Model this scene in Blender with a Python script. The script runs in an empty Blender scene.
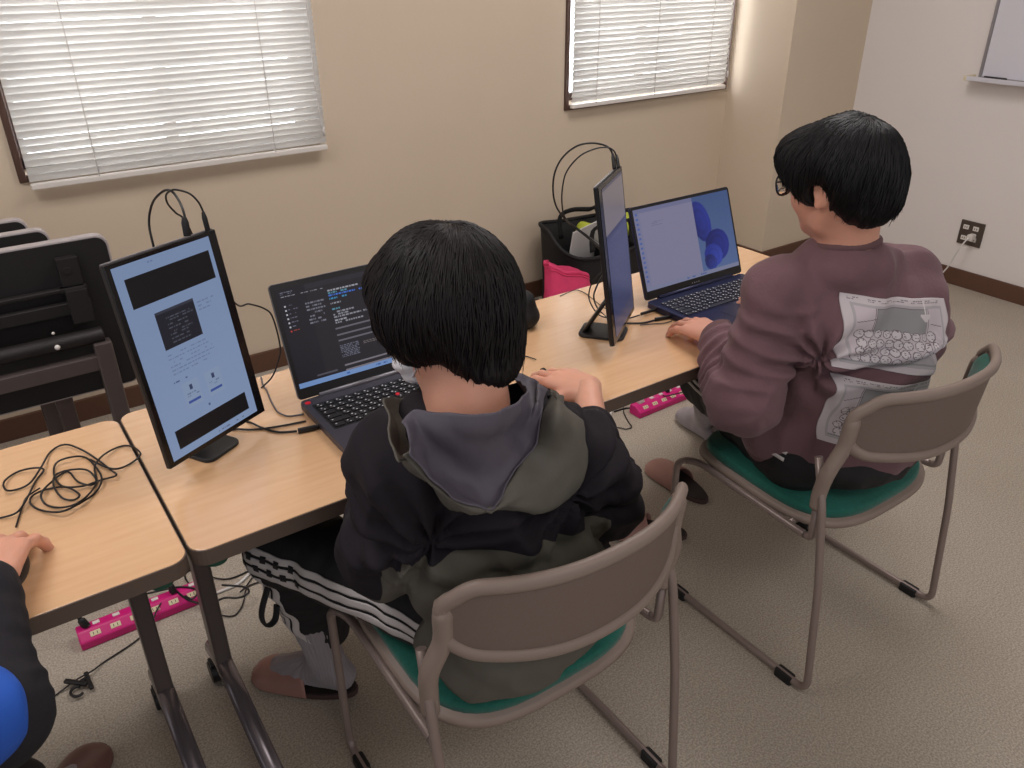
import bpy, math, random
import numpy as np
from mathutils import Vector, Matrix
from mathutils.bvhtree import BVHTree

random.seed(7)
SC = bpy.context.scene
COL = SC.collection

# ------------------------------------------------------------------ camera
FPX = 815.0
CAM_Z = 1.515
def _dir(u, v):
    a = np.array([u - 512.0, 384.0 - v, -FPX])
    return a / np.linalg.norm(a)
_X = _dir(1850, -62)
_Y = _dir(-120, -45)
_Y = _Y - _X * (_X @ _Y)
_Y /= np.linalg.norm(_Y)
_Z = np.cross(_X, _Y)
RW = np.array([_X, _Y, _Z])            # world from camera rotation
cam_data = bpy.data.cameras.new('camera')
cam_data.sensor_fit = 'HORIZONTAL'
cam_data.sensor_width = 36.0
cam_data.lens = FPX * 36.0 / 1024.0
cam_data.clip_start = 0.02
cam = bpy.data.objects.new('camera', cam_data)
COL.objects.link(cam)
mw = Matrix.Identity(4)
for i in range(3):
    for j in range(3):
        mw[i][j] = RW[i][j]
mw[2][3] = CAM_Z
cam.matrix_world = mw
SC.camera = cam

def at(u, v, **k):
    """a point of the room: the pixel's line of sight met with a known plane"""
    r = RW @ np.array([u - 512.0, 384.0 - v, -FPX])
    (a, val), = k.items()
    i = 'xyz'.index(a)
    c = (0, 0, CAM_Z)
    t = (val - c[i]) / r[i]
    return (float(r[0] * t), float(r[1] * t), float(CAM_Z + r[2] * t))

# ------------------------------------------------------------------ light
SC.view_settings.view_transform = 'Standard'
SC.view_settings.look = 'None'
SC.view_settings.gamma = 1.0
SC.view_settings.exposure = 0.24
SC.view_settings.use_curve_mapping = False
world = bpy.data.worlds.new('world')
SC.world = world
world.use_nodes = True
bg = world.node_tree.nodes['Background']
bg.inputs[0].default_value = (0.97, 0.96, 1.0, 1)
bg.inputs[1].default_value = 0.52

def area(name, loc, target, sx, sy, power, color):
    d = bpy.data.lights.new(name, 'AREA')
    d.shape = 'RECTANGLE'
    d.size, d.size_y, d.energy, d.color = sx, sy, power, color
    o = bpy.data.objects.new(name, d)
    COL.objects.link(o)
    o.location = loc
    o.rotation_euler = (Vector(target) - Vector(loc)).to_track_quat('-Z', 'Z').to_euler()
    return o
# daylight outside the two windows
area('window_daylight', (0.70, 3.62, 1.55), (0.70, 2.0, 1.2), 1.7, 1.7, 66, (0.93, 0.95, 1.0))
area('window_daylight', (2.95, 3.62, 1.55), (2.95, 2.0, 1.2), 1.7, 1.7, 72, (0.93, 0.95, 1.0))
# overhead fill lights added at ceiling height, no lit lamp seen there
area('overhead_fill', (2.0, 1.6, 2.68), (2.0, 1.6, 0), 1.2, 0.9, 24, (1.0, 0.95, 0.94))
area('overhead_fill', (-0.6, 1.6, 2.68), (-0.6, 1.6, 0), 1.2, 0.9, 22, (1.0, 0.95, 0.94))
area('overhead_fill', (0.7, -1.0, 2.68), (0.7, -1.0, 0), 1.2, 0.9, 14, (1.0, 0.95, 0.94))

# ------------------------------------------------------------------ materials
def lin(c):
    return tuple((x / 255 / 12.92) if x / 255 <= 0.04045 else ((x / 255 + 0.055) / 1.055) ** 2.4 for x in c)
MATS = {}
def mat(name, rgb, rough=0.6, metal=0.0, spec=0.5, sheen=0.0, sss=0.0, noise=None, bump=None, coat=0.0):
    """rgb in 0-255 display values; noise=(scale, amount); bump=(scale, strength)"""
    m = bpy.data.materials.new(name)
    m.use_nodes = True
    nt = m.node_tree
    b = nt.nodes['Principled BSDF']
    c = (*lin(rgb), 1)
    b.inputs['Base Color'].default_value = c
    b.inputs['Roughness'].default_value = rough
    b.inputs['Metallic'].default_value = metal
    b.inputs['Specular IOR Level'].default_value = spec
    b.inputs['Sheen Weight'].default_value = sheen
    b.inputs['Coat Weight'].default_value = coat
    if sss:
        b.inputs['Subsurface Weight'].default_value = sss
        b.inputs['Subsurface Radius'].default_value = (0.012, 0.005, 0.003)
        b.inputs['Subsurface Scale'].default_value = 1.0
    tc = nt.nodes.new('ShaderNodeTexCoord')
    if noise:
        n = nt.nodes.new('ShaderNodeTexNoise')
        n.inputs['Scale'].default_value = noise[0]
        n.inputs['Detail'].default_value = 6
        nt.links.new(tc.outputs['Object'], n.inputs['Vector'])
        r = nt.nodes.new('ShaderNodeValToRGB')
        a = noise[1]
        r.color_ramp.elements[0].position = 0.3
        r.color_ramp.elements[1].position = 0.7
        r.color_ramp.elements[0].color = tuple(max(0, x * (1 - a)) for x in c[:3]) + (1,)
        r.color_ramp.elements[1].color = tuple(min(1, x * (1 + a)) for x in c[:3]) + (1,)
        nt.links.new(n.outputs['Fac'], r.inputs[0])
        nt.links.new(r.outputs[0], b.inputs['Base Color'])
    if bump:
        n = nt.nodes.new('ShaderNodeTexNoise')
        n.inputs['Scale'].default_value = bump[0]
        n.inputs['Detail'].default_value = 5
        nt.links.new(tc.outputs['Object'], n.inputs['Vector'])
        bp = nt.nodes.new('ShaderNodeBump')
        bp.inputs['Strength'].default_value = bump[1]
        bp.inputs['Distance'].default_value = 0.002
        nt.links.new(n.outputs['Fac'], bp.inputs['Height'])
        nt.links.new(bp.outputs[0], b.inputs['Normal'])
    MATS[name] = m
    return m
mat('wall_beige', (208, 191, 169), 0.85, noise=(1.3, 0.03), bump=(60, 0.15))
mat('wall_white', (226, 219, 215), 0.85, noise=(1.1, 0.02), bump=(60, 0.1))
mat('pillar_white', (212, 204, 196), 0.8, bump=(60, 0.1))
mat('baseboard', (92, 62, 46), 0.6)
mat('frame_brown', (74, 50, 38), 0.5)
mat('ceiling', (225, 222, 215), 0.9)
mat('tape_black', (18, 17, 18), 0.5)
mat('leg_metal', (96, 86, 84), 0.38, 0.35)
mat('leg_foot', (120, 112, 116), 0.25, 0.6)
mat('dark_metal', (40, 36, 37), 0.45, 0.2)
mat('black_plastic', (20, 19, 21), 0.45)
mat('black_gloss', (10, 10, 12), 0.2)
mat('rubber', (16, 15, 16), 0.7)
mat('desk_edge', (96, 80, 70), 0.5)
mat('desk_edge_light', (176, 168, 168), 0.35)
mat('desk_under', (24, 20, 22), 0.6)
mat('green_plastic', (30, 84, 66), 0.5)
mat('chair_shell', (136, 120, 110), 0.5)
mat('chair_panel', (112, 96, 88), 0.6, bump=(220, 0.3))
mat('chair_tube', (140, 124, 118), 0.35, 0.3)
mat('chair_green', (12, 92, 78), 0.9, sheen=0.2, bump=(500, 0.4), noise=(120, 0.12))
mat('cable', (22, 20, 23), 0.4)
mat('cable_grey', (92, 88, 92), 0.4)
mat('cable_white', (214, 210, 206), 0.4)
mat('white_plastic', (224, 218, 212), 0.35)
mat('cream_plastic', (220, 206, 170), 0.45)
mat('pink_plastic', (208, 26, 120), 0.35)
mat('outlet_brown', (92, 82, 74), 0.35, 0.5)
mat('whiteboard', (214, 212, 220), 0.15)
mat('alu', (150, 146, 150), 0.35, 0.6)
mat('laptop_grey', (72, 70, 80), 0.38, 0.35)
mat('laptop_blue', (38, 42, 74), 0.35, 0.4)
mat('laptop_lid', (120, 118, 124), 0.35, 0.5)
mat('key_black', (26, 25, 28), 0.5)
mat('key_blue', (38, 40, 50), 0.5)
mat('key_mark', (200, 200, 205), 0.5)
mat('red_dot', (210, 30, 50), 0.4)
mat('sticker_white', (220, 214, 214), 0.4)
mat('slipper', (160, 118, 108), 0.42, bump=(180, 0.25), noise=(14, 0.08))
mat('slipper_in', (44, 34, 34), 0.7)
mat('slipper_sole', (70, 50, 46), 0.6)
mat('shoe_brown', (112, 78, 72), 0.4, bump=(150, 0.2), noise=(20, 0.08))
mat('sock', (150, 142, 146), 0.95, sheen=0.2, bump=(400, 0.5))
mat('skin', (214, 156, 132), 0.5, sss=0.25, noise=(18, 0.05), bump=(250, 0.15))
mat('lip', (186, 110, 100), 0.45)
mat('eye_white', (225, 222, 218), 0.2)
mat('eye_dark', (24, 16, 14), 0.15)
mat('hair1', (20, 14, 16), 0.5, spec=0.3, noise=(40, 0.25))
mat('hair2', (10, 9, 12), 0.5, spec=0.3, noise=(40, 0.25))
mat('mask', (222, 222, 226), 0.8)
mat('jacket_black', (27, 22, 29), 0.8, spec=0.3, bump=(35, 0.4), noise=(9, 0.10))
mat('jacket_olive', (90, 86, 78), 0.7, bump=(35, 0.5), noise=(9, 0.08))
mat('hood_lining', (84, 79, 90), 0.62, bump=(28, 0.5), noise=(7, 0.10))
mat('track_black', (19, 18, 22), 0.75, bump=(40, 0.4))
mat('stripe_white', (196, 190, 188), 0.7)
mat('sweater', (112, 82, 88), 0.92, sheen=0.08, bump=(160, 0.5), noise=(11, 0.07))
mat('rib', (104, 76, 78), 0.92, bump=(300, 0.7))
mat('knit_black', (28, 25, 32), 0.85, bump=(90, 0.5))
mat('shirt_blue', (36, 92, 196), 0.75, bump=(60, 0.3), noise=(8, 0.05))
mat('bag_black', (20, 19, 21), 0.7, bump=(80, 0.5))
mat('pouch_pink', (226, 62, 112), 0.6, bump=(70, 0.4), noise=(16, 0.08))
mat('paper', (196, 192, 190), 0.7)
mat('cloth_green', (176, 186, 60), 0.7)
mat('cloth_grey', (150, 146, 138), 0.8)

def two_tone(name, a, b):
    """two sewn panels of one garment, the seam follows the 'panel' attribute"""
    m = MATS[a].copy(); m.name = name; nt = m.node_tree; bs = nt.nodes['Principled BSDF']
    src = bs.inputs['Base Color'].links[0].from_socket
    at_ = nt.nodes.new('ShaderNodeAttribute'); at_.attribute_name = 'panel'
    g = nt.nodes.new('ShaderNodeMath'); g.operation = 'GREATER_THAN'; g.inputs[1].default_value = 0.0
    nt.links.new(at_.outputs['Fac'], g.inputs[0])
    mx = nt.nodes.new('ShaderNodeMix'); mx.data_type = 'RGBA'
    mx.inputs[7].default_value = MATS[b].node_tree.nodes['Principled BSDF'].inputs['Base Color'].default_value
    nt.links.new(g.outputs[0], mx.inputs[0]); nt.links.new(src, mx.inputs[6]); nt.links.new(mx.outputs[2], bs.inputs['Base Color'])
    MATS[name] = m
two_tone('jacket_two', 'jacket_black', 'jacket_olive')
# carpet floor
def floor_mat():
    m = bpy.data.materials.new('floor_carpet'); m.use_nodes = True
    nt = m.node_tree; b = nt.nodes['Principled BSDF']
    tc = nt.nodes.new('ShaderNodeTexCoord')
    n1 = nt.nodes.new('ShaderNodeTexNoise'); n1.inputs['Scale'].default_value = 230; n1.inputs['Detail'].default_value = 6
    n2 = nt.nodes.new('ShaderNodeTexNoise'); n2.inputs['Scale'].default_value = 2.2; n2.inputs['Detail'].default_value = 4
    for n in (n1, n2): nt.links.new(tc.outputs['Object'], n.inputs['Vector'])
    r1 = nt.nodes.new('ShaderNodeValToRGB')
    r1.color_ramp.elements[0].position = 0.36; r1.color_ramp.elements[1].position = 0.64
    r1.color_ramp.elements[0].color = (*lin((150, 140, 128)), 1)
    r1.color_ramp.elements[1].color = (*lin((190, 179, 164)), 1)
    nt.links.new(n1.outputs['Fac'], r1.inputs[0])
    r2 = nt.nodes.new('ShaderNodeValToRGB')
    r2.color_ramp.elements[0].position = 0.35; r2.color_ramp.elements[1].position = 0.65
    r2.color_ramp.elements[0].color = (0.93, 0.92, 0.90, 1); r2.color_ramp.elements[1].color = (1, 1, 1, 1)
    nt.links.new(n2.outputs['Fac'], r2.inputs[0])
    mx = nt.nodes.new('ShaderNodeMix'); mx.data_type = 'RGBA'; mx.blend_type = 'MULTIPLY'
    mx.inputs[0].default_value = 1.0
    nt.links.new(r1.outputs[0], mx.inputs[6]); nt.links.new(r2.outputs[0], mx.inputs[7])
    nt.links.new(mx.outputs[2], b.inputs['Base Color'])
    b.inputs['Roughness'].default_value = 0.85
    bp = nt.nodes.new('ShaderNodeBump'); bp.inputs['Strength'].default_value = 0.35; bp.inputs['Distance'].default_value = 0.003
    nt.links.new(n1.outputs['Fac'], bp.inputs['Height']); nt.links.new(bp.outputs[0], b.inputs['Normal'])
    MATS['floor'] = m
floor_mat()
def desk_mat():
    m = bpy.data.materials.new('desk_top_wood'); m.use_nodes = True
    nt = m.node_tree; b = nt.nodes['Principled BSDF']
    tc = nt.nodes.new('ShaderNodeTexCoord'); mp = nt.nodes.new('ShaderNodeMapping')
    mp.inputs['Scale'].default_value = (1.4, 16, 4)
    nt.links.new(tc.outputs['Object'], mp.inputs['Vector'])
    n1 = nt.nodes.new('ShaderNodeTexNoise'); n1.inputs['Scale'].default_value = 5; n1.inputs['Detail'].default_value = 7
    nt.links.new(mp.outputs[0], n1.inputs['Vector'])
    r1 = nt.nodes.new('ShaderNodeValToRGB')
    r1.color_ramp.elements[0].position = 0.3; r1.color_ramp.elements[1].position = 0.72
    r1.color_ramp.elements[0].color = (*lin((218, 173, 129)), 1)
    r1.color_ramp.elements[1].color = (*lin((225, 182, 140)), 1)
    nt.links.new(n1.outputs['Fac'], r1.inputs[0]); nt.links.new(r1.outputs[0], b.inputs['Base Color'])
    b.inputs['Roughness'].default_value = 0.24
    b.inputs['Coat Weight'].default_value = 0.7; b.inputs['Coat Roughness'].default_value = 0.2; b.inputs['Coat IOR'].default_value = 1.8
    MATS['desk_top'] = m
desk_mat()
def slat_mat():
    m = bpy.data.materials.new('blind_slat'); m.use_nodes = True
    nt = m.node_tree; b = nt.nodes['Principled BSDF']
    b.inputs['Base Color'].default_value = (0.80, 0.79, 0.77, 1); b.inputs['Roughness'].default_value = 0.45
    t = nt.nodes.new('ShaderNodeBsdfTranslucent'); t.inputs[0].default_value = (0.80, 0.78, 0.74, 1)
    mx = nt.nodes.new('ShaderNodeMixShader'); mx.inputs[0].default_value = 0.30
    out = nt.nodes['Material Output']
    nt.links.new(b.outputs[0], mx.inputs[1]); nt.links.new(t.outputs[0], mx.inputs[2]); nt.links.new(mx.outputs[0], out.inputs[0])
    MATS['slat'] = m
slat_mat()
def glass_mat():
    m = bpy.data.materials.new('window_glass'); m.use_nodes = True
    b = m.node_tree.nodes['Principled BSDF']
    b.inputs['Transmission Weight'].default_value = 1.0; b.inputs['Roughness'].default_value = 0.0
    b.inputs['IOR'].default_value = 1.05
    MATS['glass'] = m
    m2 = m.copy(); m2.name = 'lens_glass'
    m2.node_tree.nodes['Principled BSDF'].inputs['IOR'].default_value = 1.1
    MATS['lens'] = m2
glass_mat()
def screen_mat(name, strength):
    """a lit display behind glossy glass: the picture is a colour attribute"""
    m = bpy.data.materials.new(name); m.use_nodes = True
    nt = m.node_tree; b = nt.nodes['Principled BSDF']
    a = nt.nodes.new('ShaderNodeAttribute'); a.attribute_name = 'picture'
    nt.links.new(a.outputs['Color'], b.inputs['Emission Color'])
    b.inputs['Emission Strength'].default_value = strength
    b.inputs['Base Color'].default_value = (0.012, 0.012, 0.014, 1)
    b.inputs['Roughness'].default_value = 0.28; b.inputs['Specular IOR Level'].default_value = 0.25
    MATS[name] = m
screen_mat('screen_portrait', 0.52)
screen_mat('screen_edge_on', 0.6)
screen_mat('screen_laptop', 0.55)
def print_mat():
    m = bpy.data.materials.new('shirt_print'); m.use_nodes = True
    nt = m.node_tree; b = nt.nodes['Principled BSDF']
    a = nt.nodes.new('ShaderNodeAttribute'); a.attribute_name = 'picture'
    nt.links.new(a.outputs['Color'], b.inputs['Base Color'])
    b.inputs['Roughness'].default_value = 0.75
    MATS['print'] = m
print_mat()

# ------------------------------------------------------------------ mesh helpers
def tag(o, label=None, cat=None, group=None, kind=None):
    if label: o['label'] = label
    if cat: o['category'] = cat
    if group: o['group'] = group
    if kind: o['kind'] = kind
    return o
def thing(name, label, cat, loc=(0, 0, 0), rz=0.0, group=None):
    o = bpy.data.objects.new(name, None)
    o.empty_display_size = 0.05
    COL.objects.link(o)
    o.location = loc
    o.rotation_euler = (0, 0, rz)
    return tag(o, label, cat, group)
def copy_tree(o, parent=None):
    c = o.copy(); COL.objects.link(c)
    if parent is not None: c.parent = parent
    for ch in list(o.children): copy_tree(ch, c)
    return c

class MB:
    def __init__(s):
        s.v = []; s.f = []; s.mi = []; s.sm = []
    def add(s, verts, faces, mi=0, smooth=False):
        o = len(s.v)
        s.v += [tuple(map(float, p)) for p in verts]
        s.f += [tuple(i + o for i in f) for f in faces]
        s.mi += [mi] * len(faces); s.sm += [smooth] * len(faces)
        return s
    def box(s, c, d, rz=0.0, mi=0, M=None):
        x, y, z = d[0] / 2, d[1] / 2, d[2] / 2
        vs = [Vector((a * x, b * y, g * z)) for a in (-1, 1) for b in (-1, 1) for g in (-1, 1)]
        R = M if M is not None else Matrix.Rotation(rz, 3, 'Z')
        vs = [R @ p + Vector(c) for p in vs]
        return s.add(vs, [(0, 1, 3, 2), (4, 6, 7, 5), (0, 4, 5, 1), (2, 3, 7, 6), (0, 2, 6, 4), (1, 5, 7, 3)], mi)
    def prism(s, pts, z0, z1, mi=0, mi_top=None, M=None, T=(0, 0, 0), smooth=False):
        n = len(pts)
        vs = [Vector((p[0], p[1], z0)) for p in pts] + [Vector((p[0], p[1], z1)) for p in pts]
        if M is not None: vs = [M @ p for p in vs]
        vs = [p + Vector(T) for p in vs]
        s.add(vs, [(i, (i + 1) % n, n + (i + 1) % n, n + i) for i in range(n)], mi, smooth)
        o = len(s.v) - 2 * n
        s.f += [tuple(o + i for i in range(n))[::-1], tuple(o + n + i for i in range(n))]
        s.mi += [mi, mi if mi_top is None else mi_top]; s.sm += [False, False]
        return s
    def tube(s, path, r, n=10, mi=0, closed=False, r2=None, caps=True, up=None, power=1.0):
        """sweep a circle / ellipse (r, r2) or tapered list of radii along path"""
        P = [Vector(p) for p in path]; m = len(P)
        rs = r if isinstance(r, (list, tuple)) else [r] * m
        tans = []
        for i in range(m):
            a = P[(i - 1) % m] if (closed or i > 0) else P[0]
            b = P[(i + 1) % m] if (closed or i < m - 1) else P[-1]
            t = b - a
            tans.append(t.normalized() if t.length > 1e-9 else Vector((0, 0, 1)))
        u = Vector(up) if up else Vector((0, 0, 1))
        if abs(tans[0].dot(u)) > 0.95: u = Vector((1, 0, 0))
        nrm = (u - tans[0] * u.dot(tans[0])).normalized()
        vs = []
        for i in range(m):
            t = tans[i]
            if up:
                nn = Vector(up) - t * Vector(up).dot(t)
                nrm = nn.normalized() if nn.length > 1e-4 else nrm
            else:
                nrm = (nrm - t * nrm.dot(t)).normalized()
            bn = t.cross(nrm)
            for k in range(n):
                a = 2 * math.pi * k / n
                ca, sa = math.cos(a), math.sin(a)
                if power != 1.0:
                    ca = math.copysign(abs(ca) ** power, ca); sa = math.copysign(abs(sa) ** power, sa)
                vs.append(P[i] + nrm * ca * rs[i] + bn * sa * (r2 * rs[i] / max(rs[0], 1e-9) if r2 else rs[i]))
        fs = []
        for i in range(m if closed else m - 1):
            j = (i + 1) % m
            for k in range(n):
                l = (k + 1) % n
                fs.append((i * n + k, i * n + l, j * n + l, j * n + k))
        s.add(vs, fs, mi, True)
        if caps and not closed:
            o = len(s.v) - len(vs)
            s.f += [tuple(o + k for k in range(n))[::-1], tuple(o + (m - 1) * n + k for k in range(n))]
            s.mi += [mi, mi]; s.sm += [False, False]
        return s
    def cyl(s, a, b, r, n=20, mi=0, r1=None):
        return s.tube([a, b], [r, r1 if r1 is not None else r], n, mi)
    def sph(s, c, r, nu=16, nv=10, mi=0, M=None):
        r = (r, r, r) if not isinstance(r, (tuple, list)) else r
        vs, fs = [], []
        for i in range(nv + 1):
            th = math.pi * i / nv
            for k in range(nu):
                ph = 2 * math.pi * k / nu
                p = Vector((r[0] * math.sin(th) * math.cos(ph), r[1] * math.sin(th) * math.sin(ph), r[2] * math.cos(th)))
                if M is not None: p = M @ p
                vs.append(p + Vector(c))
        for i in range(nv):
            for k in range(nu):
                l = (k + 1) % nu
                fs.append((i * nu + k, (i + 1) * nu + k, (i + 1) * nu + l, i * nu + l))
        return s.add(vs, fs, mi, True)
    def build(s, name, mats, parent=None, bevel=0.0, world=True, bseg=2, angle=35):
        me = bpy.data.meshes.new(name)
        off = Vector((0, 0, 0))
        if parent is None and world and s.v:
            a = np.array(s.v); mn, mxx = a.min(0), a.max(0)
            off = Vector(((mn[0] + mxx[0]) / 2, (mn[1] + mxx[1]) / 2, mn[2]))
        me.from_pydata([tuple(Vector(p) - off) for p in s.v], [], s.f)
        for m in (mats if isinstance(mats, (list, tuple)) else [mats]): me.materials.append(MATS[m])
        me.polygons.foreach_set('material_index', s.mi)
        me.polygons.foreach_set('use_smooth', s.sm)
        me.validate(); me.update()
        o = bpy.data.objects.new(name, me); COL.objects.link(o)
        o.location = off
        if parent is not None: o.parent = parent
        if bevel:
            b = o.modifiers.new('bevel', 'BEVEL'); b.width = bevel; b.segments = bseg
            b.limit_method = 'ANGLE'; b.angle_limit = math.radians(angle)
        return o

def rel(root, pts):
    """world points into the frame of a thing that is only moved and turned about z"""
    M = (Matrix.Translation(root.location) @ Matrix.Rotation(root.rotation_euler.z, 4, 'Z')).inverted()
    return [M @ Vector(p) for p in pts]
def rrect(w, d, r, seg=5, cx=0, cy=0):
    out = []
    for sx, sy, a0 in ((1, 1, 0), (-1, 1, 90), (-1, -1, 180), (1, -1, 270)):
        for i in range(seg + 1):
            a = math.radians(a0 + 90 * i / seg)
            out.append((cx + sx * (w / 2 - r) + r * math.cos(a), cy + sy * (d / 2 - r) + r * math.sin(a)))
    return out
def smooth_path(P, k=6, closed=False):
    P = [Vector(p) for p in P]; n = len(P); out = []
    rng = range(n if closed else n - 1)
    for i in rng:
        if closed: a, b, c, d = P[(i - 1) % n], P[i], P[(i + 1) % n], P[(i + 2) % n]
        else: a, b, c, d = P[max(i - 1, 0)], P[i], P[i + 1], P[min(i + 2, n - 1)]
        for j in range(k):
            t = j / k
            out.append(0.5 * ((2 * b) + (c - a) * t + (2 * a - 5 * b + 4 * c - d) * t * t + (3 * b - a - 3 * c + d) * t ** 3))
    if not closed: out.append(P[-1])
    return out
def round_corners(P, r=0.03, k=5):
    P = [Vector(p) for p in P]; out = [P[0]]
    for i in range(1, len(P) - 1):
        a = (P[i - 1] - P[i]); b = (P[i + 1] - P[i]); rr = min(r, a.length / 2, b.length / 2)
        p0 = P[i] + a.normalized() * rr; p1 = P[i] + b.normalized() * rr
        for j in range(k + 1):
            t = j / k
            out.append(p0 * (1 - t) ** 2 + P[i] * 2 * t * (1 - t) + p1 * t * t)
    out.append(P[-1]); return out
def picture(name, img, fn, matname, parent):
    """a picture of H x W small quads; fn(u, v) gives the place, u to the right, v up"""
    H, W = img.shape[:2]
    us = np.linspace(0, 1, W + 1); vs = np.linspace(1, 0, H + 1)
    verts = [fn(u, v) for v in vs for u in us]
    faces = [((i + 1) * (W + 1) + j, (i + 1) * (W + 1) + j + 1, i * (W + 1) + j + 1, i * (W + 1) + j) for i in range(H) for j in range(W)]
    me = bpy.data.meshes.new(name); me.from_pydata([tuple(p) for p in verts], [], faces)
    ca = me.color_attributes.new('picture', 'FLOAT_COLOR', 'CORNER')
    c = np.ones((H * W, 4, 4), dtype=np.float32)
    x = img.reshape(-1, 3) / 255.0
    x = np.where(x <= 0.04045, x / 12.92, ((x + 0.055) / 1.055) ** 2.4)
    c[:, :, :3] = x[:, None, :]
    ca.data.foreach_set('color', c.ravel())
    me.materials.append(MATS[matname])
    me.polygons.foreach_set('use_smooth', [True] * len(faces))
    me.update()
    o = bpy.data.objects.new(name, me); COL.objects.link(o); o.parent = parent
    return o

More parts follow.
